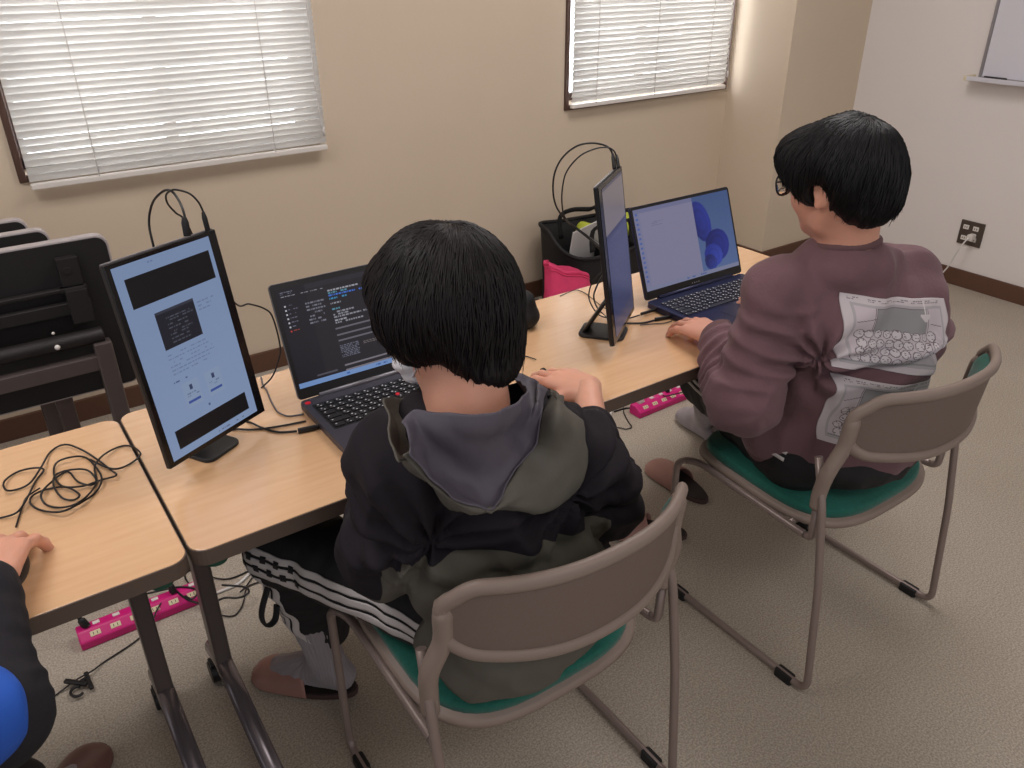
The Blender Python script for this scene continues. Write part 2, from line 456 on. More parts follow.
# ------------------------------------------------------------------ soft solids: distance fields turned into one mesh
class Field:
    def __init__(s, lo, hi, h):
        s.h = h; s.lo = np.array(lo, float)
        n = np.ceil((np.array(hi) - s.lo) / h).astype(int) + 1
        s.F = np.full(tuple(n), 0.5, dtype=np.float32)
        s.ax = [s.lo[i] + h * np.arange(n[i]) for i in range(3)]
    def _reg(s, lo, hi):
        sl = []
        for i in range(3):
            a = max(0, int((lo[i] - s.lo[i]) / s.h) - 1); b = min(s.F.shape[i], int((hi[i] - s.lo[i]) / s.h) + 3)
            if b <= a: return None, None
            sl.append(slice(a, b))
        X = [s.ax[i][sl[i]] for i in range(3)]
        g = np.meshgrid(*X, indexing='ij')
        return tuple(sl), g
    def _op(s, sl, d, k, mode):
        a = s.F[sl]
        if mode == 'sub': a_, b_ = -a, d
        else: a_, b_ = a, d
        if k > 0:
            hh = np.clip(0.5 + 0.5 * (b_ - a_) / k, 0, 1)
            r = b_ * (1 - hh) + a_ * hh - k * hh * (1 - hh)
        else: r = np.minimum(a_, b_)
        s.F[sl] = -r if mode == 'sub' else r
    def cap(s, a, b, r0, r1=None, k=0.02, mode='add', flat=None):
        """round cone; flat=(dir, factor) squashes it along dir"""
        r1 = r0 if r1 is None else r1
        a = np.array(a, float); b = np.array(b, float); R = max(r0, r1) + k + 2 * s.h
        sl, g = s._reg(np.minimum(a, b) - R, np.maximum(a, b) + R)
        if sl is None: return s
        ab = b - a; L = float(ab @ ab) + 1e-12
        p = [g[i] - a[i] for i in range(3)]
        t = np.clip((p[0] * ab[0] + p[1] * ab[1] + p[2] * ab[2]) / L, 0, 1)
        q = [p[i] - t * ab[i] for i in range(3)]
        if flat is not None:
            fd = np.array(flat[0], float); fd /= np.linalg.norm(fd)
            dd = q[0] * fd[0] + q[1] * fd[1] + q[2] * fd[2]
            q = [q[i] + fd[i] * dd * (1 / flat[1] - 1) for i in range(3)]
        d = np.sqrt(q[0] ** 2 + q[1] ** 2 + q[2] ** 2) - (r0 + (r1 - r0) * t)
        if flat is not None: d = d * min(1.0, flat[1] * 1.3)
        s._op(sl, d.astype(np.float32), k, mode); return s
    def ell(s, c, r, R=None, k=0.02, mode='add'):
        c = np.array(c, float); r = np.array(r, float); m = r.max() + k + 2 * s.h
        sl, g = s._reg(c - m, c + m)
        if sl is None: return s
        p = [g[i] - c[i] for i in range(3)]
        if R is not None:
            R = np.array(R)
            p = [p[0] * R[0][i] + p[1] * R[1][i] + p[2] * R[2][i] for i in range(3)]
        k0 = np.sqrt(sum((p[i] / r[i]) ** 2 for i in range(3))); k1 = np.sqrt(sum((p[i] / r[i] ** 2) ** 2 for i in range(3))) + 1e-6
        s._op(sl, (k0 * (k0 - 1) / k1).astype(np.float32), k, mode); return s
    def plane(s, pt, n, k=0.0):
        """remove everything on the side the normal points to"""
        n = np.array(n, float); n /= np.linalg.norm(n)
        g = np.meshgrid(*s.ax, indexing='ij')
        d = sum((g[i] - pt[i]) * n[i] for i in range(3))
        s.F = np.maximum(s.F, d.astype(np.float32)); return s
    def mesh(s):
        F = s.F; S = F < 0
        for i in range(3):      # close at the borders
            idx = [slice(None)] * 3
            for e in (0, -1):
                idx[i] = e; F[tuple(idx)] = np.abs(F[tuple(idx)]) + 1e-4
        S = F < 0
        cnt = np.zeros(tuple(n - 1 for n in F.shape), np.uint8)
        for a in (0, 1):
            for b in (0, 1):
                for c in (0, 1):
                    cnt += S[a:F.shape[0] - 1 + a, b:F.shape[1] - 1 + b, c:F.shape[2] - 1 + c]
        mask = (cnt > 0) & (cnt < 8)
        ijk = np.argwhere(mask); n = len(ijk)
        ids = np.full(mask.shape, -1, np.int64); ids[mask] = np.arange(n)
        P = np.zeros((n, 3)); C = np.zeros(n)
        for ax in range(3):
            e = np.zeros(3, int); e[ax] = 1
            o1, o2 = [i for i in range(3) if i != ax]
            for u in (0, 1):
                for v in (0, 1):
                    a = np.zeros(3, int); a[o1] = u; a[o2] = v
                    A = ijk + a; B = A + e
                    fa = F[A[:, 0], A[:, 1], A[:, 2]].astype(float); fb = F[B[:, 0], B[:, 1], B[:, 2]].astype(float)
                    m = (fa < 0) != (fb < 0)
                    t = np.zeros(n); t[m] = fa[m] / (fa[m] - fb[m])
                    P[m] += a + t[m, None] * e; C[m] += 1
        V = s.lo + (P / C[:, None] + ijk) * s.h
        faces = []
        for d, e, g in ((0, 1, 2), (1, 2, 0), (2, 0, 1)):
            sh = list(F.shape)
            sa = [slice(None)] * 3; sb = [slice(None)] * 3
            sa[d] = slice(0, sh[d] - 1); sb[d] = slice(1, sh[d])
            for q in (e, g): sa[q] = slice(1, sh[q] - 1); sb[q] = slice(1, sh[q] - 1)
            A = S[tuple(sa)]; B = S[tuple(sb)]
            for flip, m in ((False, A & ~B), (True, ~A & B)):
                ij = np.argwhere(m)
                if not len(ij): continue
                base = ij.copy(); base[:, e] += 1; base[:, g] += 1
                def cid(de, dg):
                    q = base.copy(); q[:, e] += de; q[:, g] += dg
                    return ids[q[:, 0], q[:, 1], q[:, 2]]
                quad = np.stack([cid(-1, -1), cid(0, -1), cid(0, 0), cid(-1, 0)], 1)
                faces.append(quad[:, ::-1] if flip else quad)
        return V, np.concatenate(faces)
def normals(V, Q):
    a = V[Q[:, 2]] - V[Q[:, 0]]; b = V[Q[:, 3]] - V[Q[:, 1]]
    fn = np.cross(a, b); N = np.zeros_like(V)
    for i in range(4): np.add.at(N, Q[:, i], fn)
    return N / (np.linalg.norm(N, axis=1)[:, None] + 1e-12)
def relax(V, Q, it=1, f=0.5):
    for _ in range(it):
        S = np.zeros_like(V); C = np.zeros(len(V))
        for i in range(4):
            j = Q[:, (i + 1) % 4]; np.add.at(S, Q[:, i], V[j]); np.add.at(C, Q[:, i], 1)
            np.add.at(S, j, V[Q[:, i]]); np.add.at(C, j, 1)
        V = V * (1 - f) + f * S / C[:, None]
    return V
_rng = np.random.RandomState(3)
_LAT = _rng.rand(32, 32, 32).astype(np.float32)
def noise3(P, scale, seed=0):
    p = P * scale + seed * 7.31
    i = np.floor(p).astype(int); f = p - i; f = f * f * (3 - 2 * f)
    r = 0
    for a in (0, 1):
        for b in (0, 1):
            for c in (0, 1):
                w = (f[:, 0] if a else 1 - f[:, 0]) * (f[:, 1] if b else 1 - f[:, 1]) * (f[:, 2] if c else 1 - f[:, 2])
                r = r + w * _LAT[(i[:, 0] + a) % 32, (i[:, 1] + b) % 32, (i[:, 2] + c) % 32]
    return r * 2 - 1
def ridges(P, scale, axes, seed=0):
    """long creases: noise squeezed along the given direction"""
    d, k = axes; d = np.array(d, float); d /= np.linalg.norm(d)
    Q = P - (P @ d)[:, None] * d * (1 - k)
    Q = Q + 0.03 * np.stack([noise3(P, 9, seed + 1), noise3(P, 9, seed + 2), noise3(P, 9, seed + 3)], 1)
    n = noise3(Q, scale, seed)
    return (1 - np.abs(n) * 2.4).clip(-0.6, 1)
def arm_rings(P, a, b, n, amp, rad, seed=0):
    """sleeve or trouser folds: uneven rings about a limb axis"""
    a = np.array(a, float); b = np.array(b, float); ab = b - a; L = ab @ ab
    t = (P - a) @ ab / L
    q = P - a - np.clip(t, 0, 1)[:, None] * ab
    dist = np.linalg.norm(q, axis=1)
    w = np.exp(-((dist - rad) / (rad * 0.5)) ** 2) * np.clip(1.15 - np.abs(t - 0.5) * 2, 0, 1).clip(0, 0.6) / 0.6
    ph = t * n * 2 * math.pi + 2.6 * noise3(P, 11, seed) + 1.2 * noise3(P, 23, seed + 4)
    return amp * w * (np.sin(ph) * 0.5 + 0.5) ** 1.5 * (0.55 + 0.6 * noise3(P, 7, seed + 9).clip(-0.6, 1))
def radial(P, c, n, amp, R, seed=0):
    """pulled creases running out from one point of a garment"""
    c = np.array(c, float); q = P - c; r = np.linalg.norm(q, axis=1) + 1e-9
    a = np.arctan2(q[:, 2], q[:, 0] - 0.6 * q[:, 1]) + 0.5 * noise3(P, 9, seed)
    return amp * np.exp(-(r / R) ** 2) * (np.sin(a * n) - 0.35 + 0.5 * noise3(P, 14, seed + 3))
def solid(name, fields, mats, root, disp=None, matfn=None, it=1, post=None, panelfn=None):
    Vs, Qs, off = [], [], 0
    for f in fields:
        V, Q = f.mesh(); V = relax(V, Q, it)
        Vs.append(V); Qs.append(Q + off); off += len(V)
    V = np.concatenate(Vs); Q = np.concatenate(Qs)
    if disp is not None: V = V + normals(V, Q) * disp(V)[:, None]
    if post is not None: V = post(V)
    loc = np.array(root.location) if root is not None else np.zeros(3)
    me = bpy.data.meshes.new(name)
    me.vertices.add(len(V)); me.vertices.foreach_set('co', (V - loc).ravel())
    me.loops.add(len(Q) * 4); me.loops.foreach_set('vertex_index', Q.ravel().astype(np.int32))
    me.polygons.add(len(Q)); me.polygons.foreach_set('loop_start', np.arange(0, len(Q) * 4, 4, dtype=np.int32))
    for m in (mats if isinstance(mats, (list, tuple)) else [mats]): me.materials.append(MATS[m])
    if matfn is not None:
        me.polygons.foreach_set('material_index', matfn(V[Q].mean(1), normals(V, Q)[Q[:, 0]]).astype(np.int32))
    me.polygons.foreach_set('use_smooth', [True] * len(Q))
    me.update(calc_edges=True); me.validate()
    if panelfn is not None:
        pa = me.attributes.new('panel', 'FLOAT', 'POINT'); pa.data.foreach_set('value', panelfn(V).astype(np.float32))
    o = bpy.data.objects.new(name, me); COL.objects.link(o)
    if root is not None: o.parent = root
    return o, V, Q
def bvh(V, Q):
    return BVHTree.FromPolygons([tuple(p) for p in V], [tuple(int(i) for i in q) for q in Q])
# ------------------------------------------------------------------ room
YB, XR, YP = 3.03, 4.05, 2.67
def structure(name, mb, mats, bevel=0):
    o = mb.build(name, mats, bevel=bevel); o['kind'] = 'structure'; return o
structure('floor', MB().box((0.7, 0.3, -0.05), (7.2, 6.2, 0.1)), 'floor')
structure('ceiling', MB().box((0.7, 0.3, 2.75), (7.2, 6.2, 0.1)), 'ceiling')
W1 = (0.208, 1.19, 0.892, 1.98)
W2 = (2.405, 3.44, 0.890, 1.98)
w = MB()
def wb(x0, x1, z0, z1): w.box(((x0 + x1) / 2, YB + 0.08, (z0 + z1) / 2), (x1 - x0, 0.16, z1 - z0))
wb(-2.7, 4.1, 0, 0.892); wb(-2.7, 4.1, 1.98, 2.7)
wb(-2.7, W1[0], 0.892, 1.98); wb(W1[1], W2[0], 0.892, 1.98); wb(W2[1], 4.1, 0.892, 1.98)
structure('wall_back', w, 'wall_beige')
structure('wall_column', MB().box(((3.46 + XR) / 2, (YP + YB) / 2, 1.35), (XR - 3.46, YB - YP, 2.7)), 'wall_beige')
structure('wall_right', MB().box((XR + 0.06, 0.2, 1.35), (0.12, 5.9, 2.7)), 'wall_white')
structure('baseboard_back', MB().box((0.38, YB - 0.006, 0.042), (6.16, 0.012, 0.084)), 'baseboard', 0.002)
structure('baseboard_column', MB().box(((3.46 + XR) / 2 - 0.004, YP - 0.006, 0.042), (XR - 3.46 + 0.01, 0.012, 0.084)).box((3.454, (YP + YB) / 2, 0.042), (0.012, YB - YP, 0.084)), 'baseboard', 0.002)
structure('baseboard_right', MB().box((XR - 0.006, (YP - 2.8) / 2, 0.042), (0.012, YP + 2.8, 0.084)), 'baseboard', 0.002)
for k, (x0, x1, z0, z1) in enumerate((W1, W2)):
    fr = MB(); t = 0.022
    for a, b, c, d in ((x0 - t, x0, z0 - t, z1 + t), (x1, x1 + (t if k == 0 else 0.004), z0 - t, z1 + t), (x0, x1, z0 - t, z0), (x0, x1, z1, z1 + t)):
        fr.box(((a + b) / 2, YB + 0.025, (c + d) / 2), (b - a, 0.07, d - c))
    # sashes deeper in the opening
    xm = (x0 + x1) / 2
    for a, b, c, d in ((x0, x1, z0, z0 + 0.035), (x0, x1, z1 - 0.035, z1), (x0, x0 + 0.03, z0, z1), (x1 - 0.03, x1, z0, z1), (xm - 0.02, xm + 0.02, z0, z1)):
        fr.box(((a + b) / 2, YB + 0.10, (c + d) / 2), (b - a, 0.03, d - c))
    wn = structure('window_%d' % (k + 1), fr, 'frame_brown', 0.002)
    g = MB().box((xm - wn.location.x, YB + 0.10 - wn.location.y, (z0 + z1) / 2 - wn.location.z), (x1 - x0 - 0.04, 0.004, z1 - z0 - 0.04))
    g.build('pane', 'glass', wn)

def blind(x0, x1, zb, pitch, label, tilt, cordx, group=None):
    y = YB - 0.035; zt = 1.97
    r = thing('venetian_blind', label, 'blind', ((x0 + x1) / 2, y, zb))
    s = MB(); n = int((zt - zb - 0.03) / pitch); L = (x1 - x0) / 2
    rs = random.Random(int(x0 * 100))
    wd = pitch * 1.16 / 2
    for i in range(n):
        z = 0.028 + pitch * (i + 0.5) + rs.uniform(-0.0008, 0.0008)
        a = math.radians(tilt + rs.uniform(-0.6, 0.6)); sk = rs.uniform(-0.0003, 0.0003)
        vs, m = [], 4
        for e in (-1, 1):
            for k in range(m + 1):
                q = (k / m * 2 - 1) * wd
                bow = 0.0016 * (1 - (k / m * 2 - 1) ** 2)
                yy = -q * math.cos(a) - bow * math.sin(a); zz = -q * -math.sin(a) + bow * math.cos(a)
                for th in (0, 1):
                    vs.append((e * L, yy - th * 0.0004, z + zz + e * sk))
        fs = []
        for th in (0, 1):
            for k in range(m):
                A, B = k * 2 + th, (k + 1) * 2 + th; o2 = (m + 1) * 2
                fs.append((A, B, B + o2, A + o2) if th else (A, A + o2, B + o2, B))
        s.add(vs, fs, 0, True)
    s.build('slats', 'slat', r)
    MB().box((0, 0, 0.012), (2 * L, 0.022, 0.018)).build('bottom_rail', 'white_plastic', r, 0.003)
    MB().box((0, 0, zt - zb), (2 * L, 0.04, 0.03)).build('head_rail', 'white_plastic', r, 0.002)
    for c in cordx:
        lc = MB()
        for yy in (-wd * 0.62 - 0.002, wd * 0.62 + 0.002): lc.tube([(c, yy, 0.01), (c, yy, zt - zb - 0.01)], 0.0014, 5)
        lc.build('ladder_cord', 'cable_white', r)
    cd = MB().tube(smooth_path([(L - 0.03, -0.028, zt - zb), (L - 0.025, -0.03, 0.6), (L - 0.03, -0.03, 0.25), (L - 0.018, -0.03, 0.085)], 5), 0.0016, 6)
    cd.cyl((L - 0.018, -0.03, 0.09), (L - 0.016, -0.03, 0.06), 0.0045, 10)
    cd.build('pull_cord', 'cable_white', r)
    return r
blind(0.212, 1.217, 0.848, 0.0219, 'white venetian blind on the left window, above the folded tables', 67, (-0.30, 0.30))
blind(2.400, 3.395, 0.876, 0.0228, 'white venetian blind at the far window next to the wall column', 67, (-0.36, 0.0, 0.36))

# whiteboard, tray, marker
wbz, wby = 0.985, 2.045
r = thing('whiteboard', 'white board with grey frame and pen tray high on the right wall', 'whiteboard', (XR, 1.2, wbz))
MB().box((-0.012, -0.02, 0.5), (0.016, 1.70, 1.0)).build('panel', 'whiteboard', r)
f = MB()
for c, d in (((-0.012, 0.838, 0.5), (0.024, 0.014, 1.03)), ((-0.012, -0.878, 0.5), (0.024, 0.014, 1.03)), ((-0.012, -0.02, 1.007), (0.024, 1.72, 0.014)), ((-0.012, -0.02, -0.007), (0.024, 1.72, 0.014))): f.box(c, d)
f.build('frame', 'alu', r, 0.002)
MB().box((-0.04, 0.0, -0.012), (0.08, 1.74, 0.008)).box((-0.078, 0.0, -0.004), (0.004, 1.74, 0.014)).build('pen_tray', 'whiteboard', r, 0.001)
MB().box((-0.04, 0.874, -0.008), (0.08, 0.014, 0.02)).build('tray_end_cap', 'cream_plastic', r, 0.002)
mk = MB().cyl((3.995, 2.00, 0.9865), (3.99, 1.90, 0.9865), 0.007, 12)
tag(mk.build('marker_pen', 'black_plastic'), 'short black marker pen lying in the whiteboard tray', 'marker')

# wall outlet and its white plug + cord
r = thing('wall_outlet', 'brown metal wall socket plate low on the right wall', 'outlet', (XR, 1.902, 0.21))
MB().box((-0.004, 0, 0.06), (0.008, 0.116, 0.118)).build('plate', 'outlet_brown', r, 0.002)
for yy, zz in ((0.028, 0.088), (0.028, 0.034), (-0.02, 0.088), (-0.02, 0.034)):
    k = MB().box((-0.009, yy, zz), (0.004, 0.028, 0.022)).build('socket', 'white_plastic', r, 0.002)
    MB().box((-0.0115, yy - 0.005, zz), (0.0012, 0.0025, 0.009)).box((-0.0115, yy + 0.005, zz), (0.0012, 0.0025, 0.009)).build('slot', 'black_plastic', k)
pc = thing('white_power_cord', 'white plug and cord running from the right wall socket down behind the sweater', 'cord', (4.0, 1.88, 0.0))
MB().prism(rrect(0.03, 0.026, 0.006), 0, 0.04, M=Matrix.Rotation(math.radians(-90), 3, 'Y'), T=(0.036, 0.002, 0.262)).build('plug', 'white_plastic', pc, 0.003)
path = [(3.995, 1.882, 0.262), (3.975, 1.885, 0.25), (3.955, 1.90, 0.20), (3.95, 1.93, 0.10), (3.93, 1.98, 0.02), (3.85, 2.02, 0.006), (3.5, 1.95, 0.005), (3.1, 1.9, 0.005)]
MB().tube(rel(pc, smooth_path(path, 8)), 0.0035, 8).build('cord', 'cable_white', pc)

# ------------------------------------------------------------------ long tables
TD = 0.261; TW = 0.903; TH = 0.70
def long_table(label, loc, right_side=True):
    r = thing('folding_table', label, 'table', loc, 0, None)
    top = MB().prism(rrect(2 * TW, 2 * TD, 0.028, 6), TH - 0.03, TH - 0.0012, 0)
    top.prism(rrect(2 * TW - 0.003, 2 * TD - 0.003, 0.027, 6), TH - 0.0012, TH, 1)
    top.build('tabletop', ['desk_edge', 'desk_top'], r, 0.0012)
    fr = MB()
    for y in (-TD + 0.05, TD - 0.05): fr.box((0, y, TH - 0.041), (2 * TW - 0.07, 0.025, 0.022))
    fr.box((0, 0.10, TH - 0.055), (2 * TW - 0.2, 0.05, 0.045))
    fr.build('under_frame', 'desk_under', r, 0.003)
    sh = MB()
    for i in range(6): sh.cyl((-TW + 0.16, -0.10 + i * 0.045, 0.565), (TW - 0.16, -0.10 + i * 0.045, 0.565), 0.003, 8)
    for x in (-TW + 0.16, -0.3, 0.3, TW - 0.16): sh.cyl((x, -0.11, 0.562), (x, 0.14, 0.562), 0.003, 8).cyl((x, 0.13, 0.562), (x, 0.13, TH - 0.05), 0.003, 8)
    sh.build('book_shelf', 'dark_metal', r)
    for sx in (-1, 1):
        x = sx * (TW - 0.062)
        lg = MB().prism(rrect(0.034, 0.052, 0.006, 3), 0.10, TH - 0.05, T=(x, 0.115, 0))
        lg.box((x - sx * 0.012, 0.02, TH - 0.048), (0.05, 0.36, 0.03))
        lg.box((x, 0.148, 0.2), (0.022, 0.018, 0.22))
        leg = lg.build('leg', 'leg_metal', r, 0.002)
        ft = MB().tube(round_corners([(x, 0.20, 0.085), (x, 0.12, 0.118), (x, -0.25, 0.06)], 0.03, 4), 0.0205, 12, r2=0.019, power=0.75, up=(0, 0, 1))
        ft.build('foot', 'leg_foot', leg)
        for y in (0.185, -0.225):
            c = MB()
            for dx in (-0.014, 0.014): c.cyl((x + dx - 0.009, y, 0.0265), (x + dx + 0.009, y, 0.0265), 0.026, 22)
            c.box((x, y, 0.047), (0.04, 0.03, 0.022))
            c.build('caster', 'black_plastic', leg, 0.002)
        MB().cyl((x + sx * 0.02, -TD + 0.055, TH - 0.066), (x + sx * 0.02, -TD + 0.055, TH - 0.031), 0.02, 16).build('corner_cap', 'green_plastic', leg, 0.002)
    return r
T2 = long_table('long pale wood folding table with both laptops and upright monitors on it', (1.053, 1.347, 0))
T1 = long_table('neighbouring pale wood table at the left edge with the loose coiled cable on it', (-0.757, 1.341, 0))

# folded and nested tables by the wall: tops flipped upright
def folded_table(label, x, y, loc_z=0.0):
    r = thing('folded_table', label, 'table', (x, y, 0), 0, None)
    zt, zb = 0.862, 0.425
    M = Matrix.Rotation(math.radians(90), 3, 'X')
    tp = MB().prism(rrect(2 * TW, zt - zb, 0.03, 6), -0.018, 0.010, 0, M=M, T=(-TW, 0, (zt + zb) / 2))
    o = tp.build('tabletop', ['desk_edge_light'], r, 0.003)
    MB().prism(rrect(2 * TW - 0.012, zt - zb - 0.012, 0.026, 6), 0, 0.003, 0, M=M, T=(-TW, -0.0102, (zt + zb) / 2)).build('underside', 'desk_under', r)
    b = MB()
    b.tube([(-2 * TW + 0.1, -0.075, 0.615), (-0.075, -0.075, 0.615)], 0.021, 14)
    b.box((-TW, -0.035, 0.69), (2 * TW - 0.16, 0.02, 0.035)).box((-TW, -0.03, 0.74), (2 * TW - 0.16, 0.02, 0.012))
    b.build('pivot_beam', 'dark_metal', r, 0.003)
    MB().box((-TW, -0.085, 0.545), (2 * TW - 0.2, 0.03, 0.042)).build('cross_bar', 'leg_metal', r, 0.003)
    for sx in (-2 * TW + 0.115, -0.115):
        k = MB().box((sx + 0.005, -0.024, 0.785), (0.05, 0.026, 0.075)).box((sx, -0.03, 0.74), (0.056, 0.03, 0.012)).box((sx + 0.005, -0.045, 0.70), (0.05, 0.05, 0.09))
        k.cyl((sx, -0.039, 0.79), (sx, -0.037, 0.79), 0.010, 14)
        k.build('bracket', 'dark_metal', r, 0.003)
        l = MB().prism(rrect(0.045, 0.04, 0.006, 3), 0.08, 0.60, T=(sx + 0.03, -0.085, 0))
        leg = l.build('leg', 'leg_metal', r, 0.003)
        MB().tube([(sx + 0.03, -0.33, 0.065), (sx + 0.03, 0.17, 0.065)], 0.02, 12, power=0.75).build('foot', 'leg_foot', leg)
        for y2 in (-0.30, 0.14):
            c = MB()
            for dx in (-0.014, 0.014): c.cyl((sx + 0.03 + dx - 0.009, y2, 0.0265), (sx + 0.03 + dx + 0.009, y2, 0.0265), 0.026, 20)
            c.build('caster', 'black_plastic', leg, 0.002)
    for z, q in ((0.615, 0.007), (0.655, 0.004)): MB().sph((-0.19, -0.098, z), q, 10, 8).build('screw', 'white_plastic', r)
    return r
folded_table('front most of the folded tables by the wall, dark underside and brackets facing the room', 0.305, 2.339)
folded_table('folded table standing second, directly behind the front folded table', 0.185, 2.485)
folded_table('rearmost folded table, only its top edge showing at the far left', 0.150, 2.625)

# ------------------------------------------------------------------ chairs
def chair(label, loc, rz=0.0):
    r = thing('stacking_chair', label, 'chair', loc, rz)
    # local: y = 0 rear leg, y = 0.45 front leg
    for sx in (-1, 1):
        x = sx * 0.252
        p = [(sx * 0.243, 0.085, 0.60), (x, 0.05, 0.50), (x, 0.02, 0.30), (x, -0.006, 0.014), (x, 0.45, 0.014), (x, 0.452, 0.40), (sx * 0.236, 0.40, 0.415), (sx * 0.236, 0.10, 0.398), (sx * 0.240, 0.066, 0.40), (sx * 0.244, 0.066, 0.50)]
        f = MB().tube(round_corners(p, 0.032, 6), 0.0088, 10)
        leg = f.build('leg_frame', 'chair_tube', r)
        for y in (0.055, 0.395):
            MB().prism(rrect(0.024, 0.046, 0.006, 3), 0.0, 0.022, T=(x, y, 0)).build('glide', 'rubber', leg, 0.002)
    MB().tube([(-0.236, 0.36, 0.408), (0.236, 0.36, 0.408)], 0.008, 8).tube([(-0.236, 0.13, 0.400), (0.236, 0.13, 0.400)], 0.008, 8).build('cross_tube', 'chair_tube', r)
    # seat
    out = []
    for k in range(48):
        a = 2 * math.pi * k / 48; c, s = math.cos(a), math.sin(a)
        e = 0.42 if s > 0 else 0.62
        X = 0.222 * math.copysign(abs(c) ** e, c); Y = 0.245 + 0.205 * math.copysign(abs(s) ** e, s)
        out.append((X, Y))
    def pan(sc, z0, z1, dz):
        m = MB(); n = len(out); rings = []
        prof = [(sc - 0.03, z0), (sc, z0 + 0.004), (sc, z1 - 0.006), (sc - 0.02, z1), (sc * 0.6, z1 + dz), (0.02, z1 + dz)]
        vs = []
        for q, z in prof:
            for X, Y in out:
                yy = 0.245 + (Y - 0.245) * q
                zz = z + 0.012 * ((yy - 0.245) / 0.2) - 0.02 * max(0, (yy - 0.38) / 0.08) ** 2
                vs.append((X * q, yy, zz))
        fs = []
        for i in range(len(prof) - 1):
            for k in range(n):
                l = (k + 1) % n; fs.append((i * n + k, i * n + l, (i + 1) * n + l, (i + 1) * n + k))
        m.add(vs, fs, 0, True); m.f.append(tuple(range((len(prof) - 1) * n, len(prof) * n))); m.mi.append(0); m.sm.append(False)
        m.f.append(tuple(range(n))[::-1]); m.mi.append(0); m.sm.append(False)
        return m
    pan(1.05, 0.408, 0.428, 0.0).build('seat_shell', 'chair_shell', r)
    pan(0.985, 0.422, 0.448, 0.004).build('seat_pad', 'chair_green', r)
    # backrest: bent panel with a raised rim and two side arms
    def bend(u, z, off=0.0):
        a = abs(u)
        y = -0.052 + 0.095 * a ** 2.3 - 0.10 * (z - 0.68)
        # outward direction (towards the rear)
        s = 0.095 * 2.3 * a ** 1.3 / 0.25 * (1 if u > 0 else -1)
        nx, ny = s, -1.0; L = math.hypot(nx, ny)
        return (u * 0.231 + nx / L * off, y + ny / L * off, z)
    def ztop(u): return 0.763 - 0.012 * u * u - 0.050 * max(0, (abs(u) - 0.78) / 0.22) ** 2.4
    def zbot(u): return 0.606 + 0.02 * u * u + 0.03 * max(0, (abs(u) - 0.80) / 0.2) ** 2
    pn = MB(); NU, NV = 40, 8
    vs, fs = [], []
    for side in (0.0, -0.009):
        for i in range(NU + 1):
            u = -0.97 + 1.94 * i / NU
            for j in range(NV + 1):
                z = zbot(u) + (ztop(u) - zbot(u)) * j / NV
                vs.append(bend(u, z, 0.004 + side))
    n1 = (NU + 1) * (NV + 1)
    for i in range(NU):
        for j in range(NV):
            a = i * (NV + 1) + j; b = a + NV + 1
            fs.append((a, a + 1, b + 1, b)); fs.append((n1 + a, n1 + b, n1 + b + 1, n1 + a + 1))
    pn.add(vs, fs, 0, True)
    bk = pn.build('backrest', 'chair_panel', r)
    rim = []
    N = 36
    for i in range(N + 1): u = -0.93 + 1.86 * i / N; rim.append(bend(u, ztop(u), 0.002))
    for z in (0.715, 0.69, 0.66): rim.append(bend(0.99, z, 0.002))
    for i in range(N + 1): u = 0.95 - 1.90 * i / N; rim.append(bend(u, zbot(u), 0.002))
    for z in (0.66, 0.69, 0.715): rim.append(bend(-0.99, z, 0.002))
    MB().tube(smooth_path(rim, 2, True), 0.0125, 12, closed=True, r2=0.010).build('rim', 'chair_shell', bk)
    for sx in (-1, 1):
        arm = [bend(sx * 0.975, 0.715, 0.0), bend(sx * 0.985, 0.69, 0.0), bend(sx * 0.985, 0.64, 0.0), (sx * 0.247, 0.055, 0.58), (sx * 0.245, 0.066, 0.52), (sx * 0.244, 0.066, 0.485)]
        MB().tube(smooth_path(arm, 4), [0.004, 0.008, 0.012] + [0.0150] * 11 + [0.0145] * 7, 12, up=(0, 1, 0), power=0.85).build('side_arm', 'chair_shell', bk)
    pad = MB(); vs, fs = [], []
    NU2 = 32
    for i in range(NU2 + 1):
        u = -0.93 + 1.86 * i / NU2
        for j in range(NV + 1):
            t = j / NV; z = zbot(u) + 0.012 + (ztop(u) - zbot(u) - 0.024) * t
            bul = 0.016 * min(1, 4 * t, 4 * (1 - t)) ** 0.5 * min(1, (1 - abs(u) / 0.935) * 12) ** 0.5
            vs.append(bend(u, z, -0.006 - bul))
    for i in range(NU2):
        for j in range(NV):
            a = i * (NV + 1) + j; b = a + NV + 1; fs.append((a, b, b + 1, a + 1))
    pad.add(vs, fs, 0, True)
    pad.build('back_pad', 'chair_green', bk)
    return r
chair('grey sled base chair with green seat under the person in the dark hooded jacket', (0.630, 0.722, 0))
c2 = chair('grey sled base chair with green seat under the person in the brown sweater', (1.545, 0.708, 0))

chair('grey sled base chair with green seat under the person in the blue top', (-0.43, 0.66, 0))

# ------------------------------------------------------------------ cable helper
def cable(name, label, pts, r=0.0022, matname='cable', k=8, cat='cable', parent=None, group=None, plugs=()):
    P = smooth_path(pts, k)
    m = MB().tube(P, r, 7)
    if parent is not None:
        m.v = [tuple(q) for q in rel(parent, m.v)]
        return m.build(name, matname, parent)
    if plugs:
        root = thing(name, label, cat, tuple(P[0]), 0, group)
        m.v = [tuple(q) for q in rel(root, m.v)]; m.build('cord', matname, root)
        for (a, b, rr) in plugs:
            q = MB().tube([a, Vector(a) * 0.3 + Vector(b) * 0.7, b], [rr, rr, rr * 0.6], 10, r2=rr * 0.7)
            q.v = [tuple(x) for x in rel(root, q.v)]; q.build('plug', 'black_plastic' if matname != 'cable_white' else 'white_plastic', root, 0.0008)
        return root
    o = m.build(name, matname)
    return tag(o, label, cat, group)

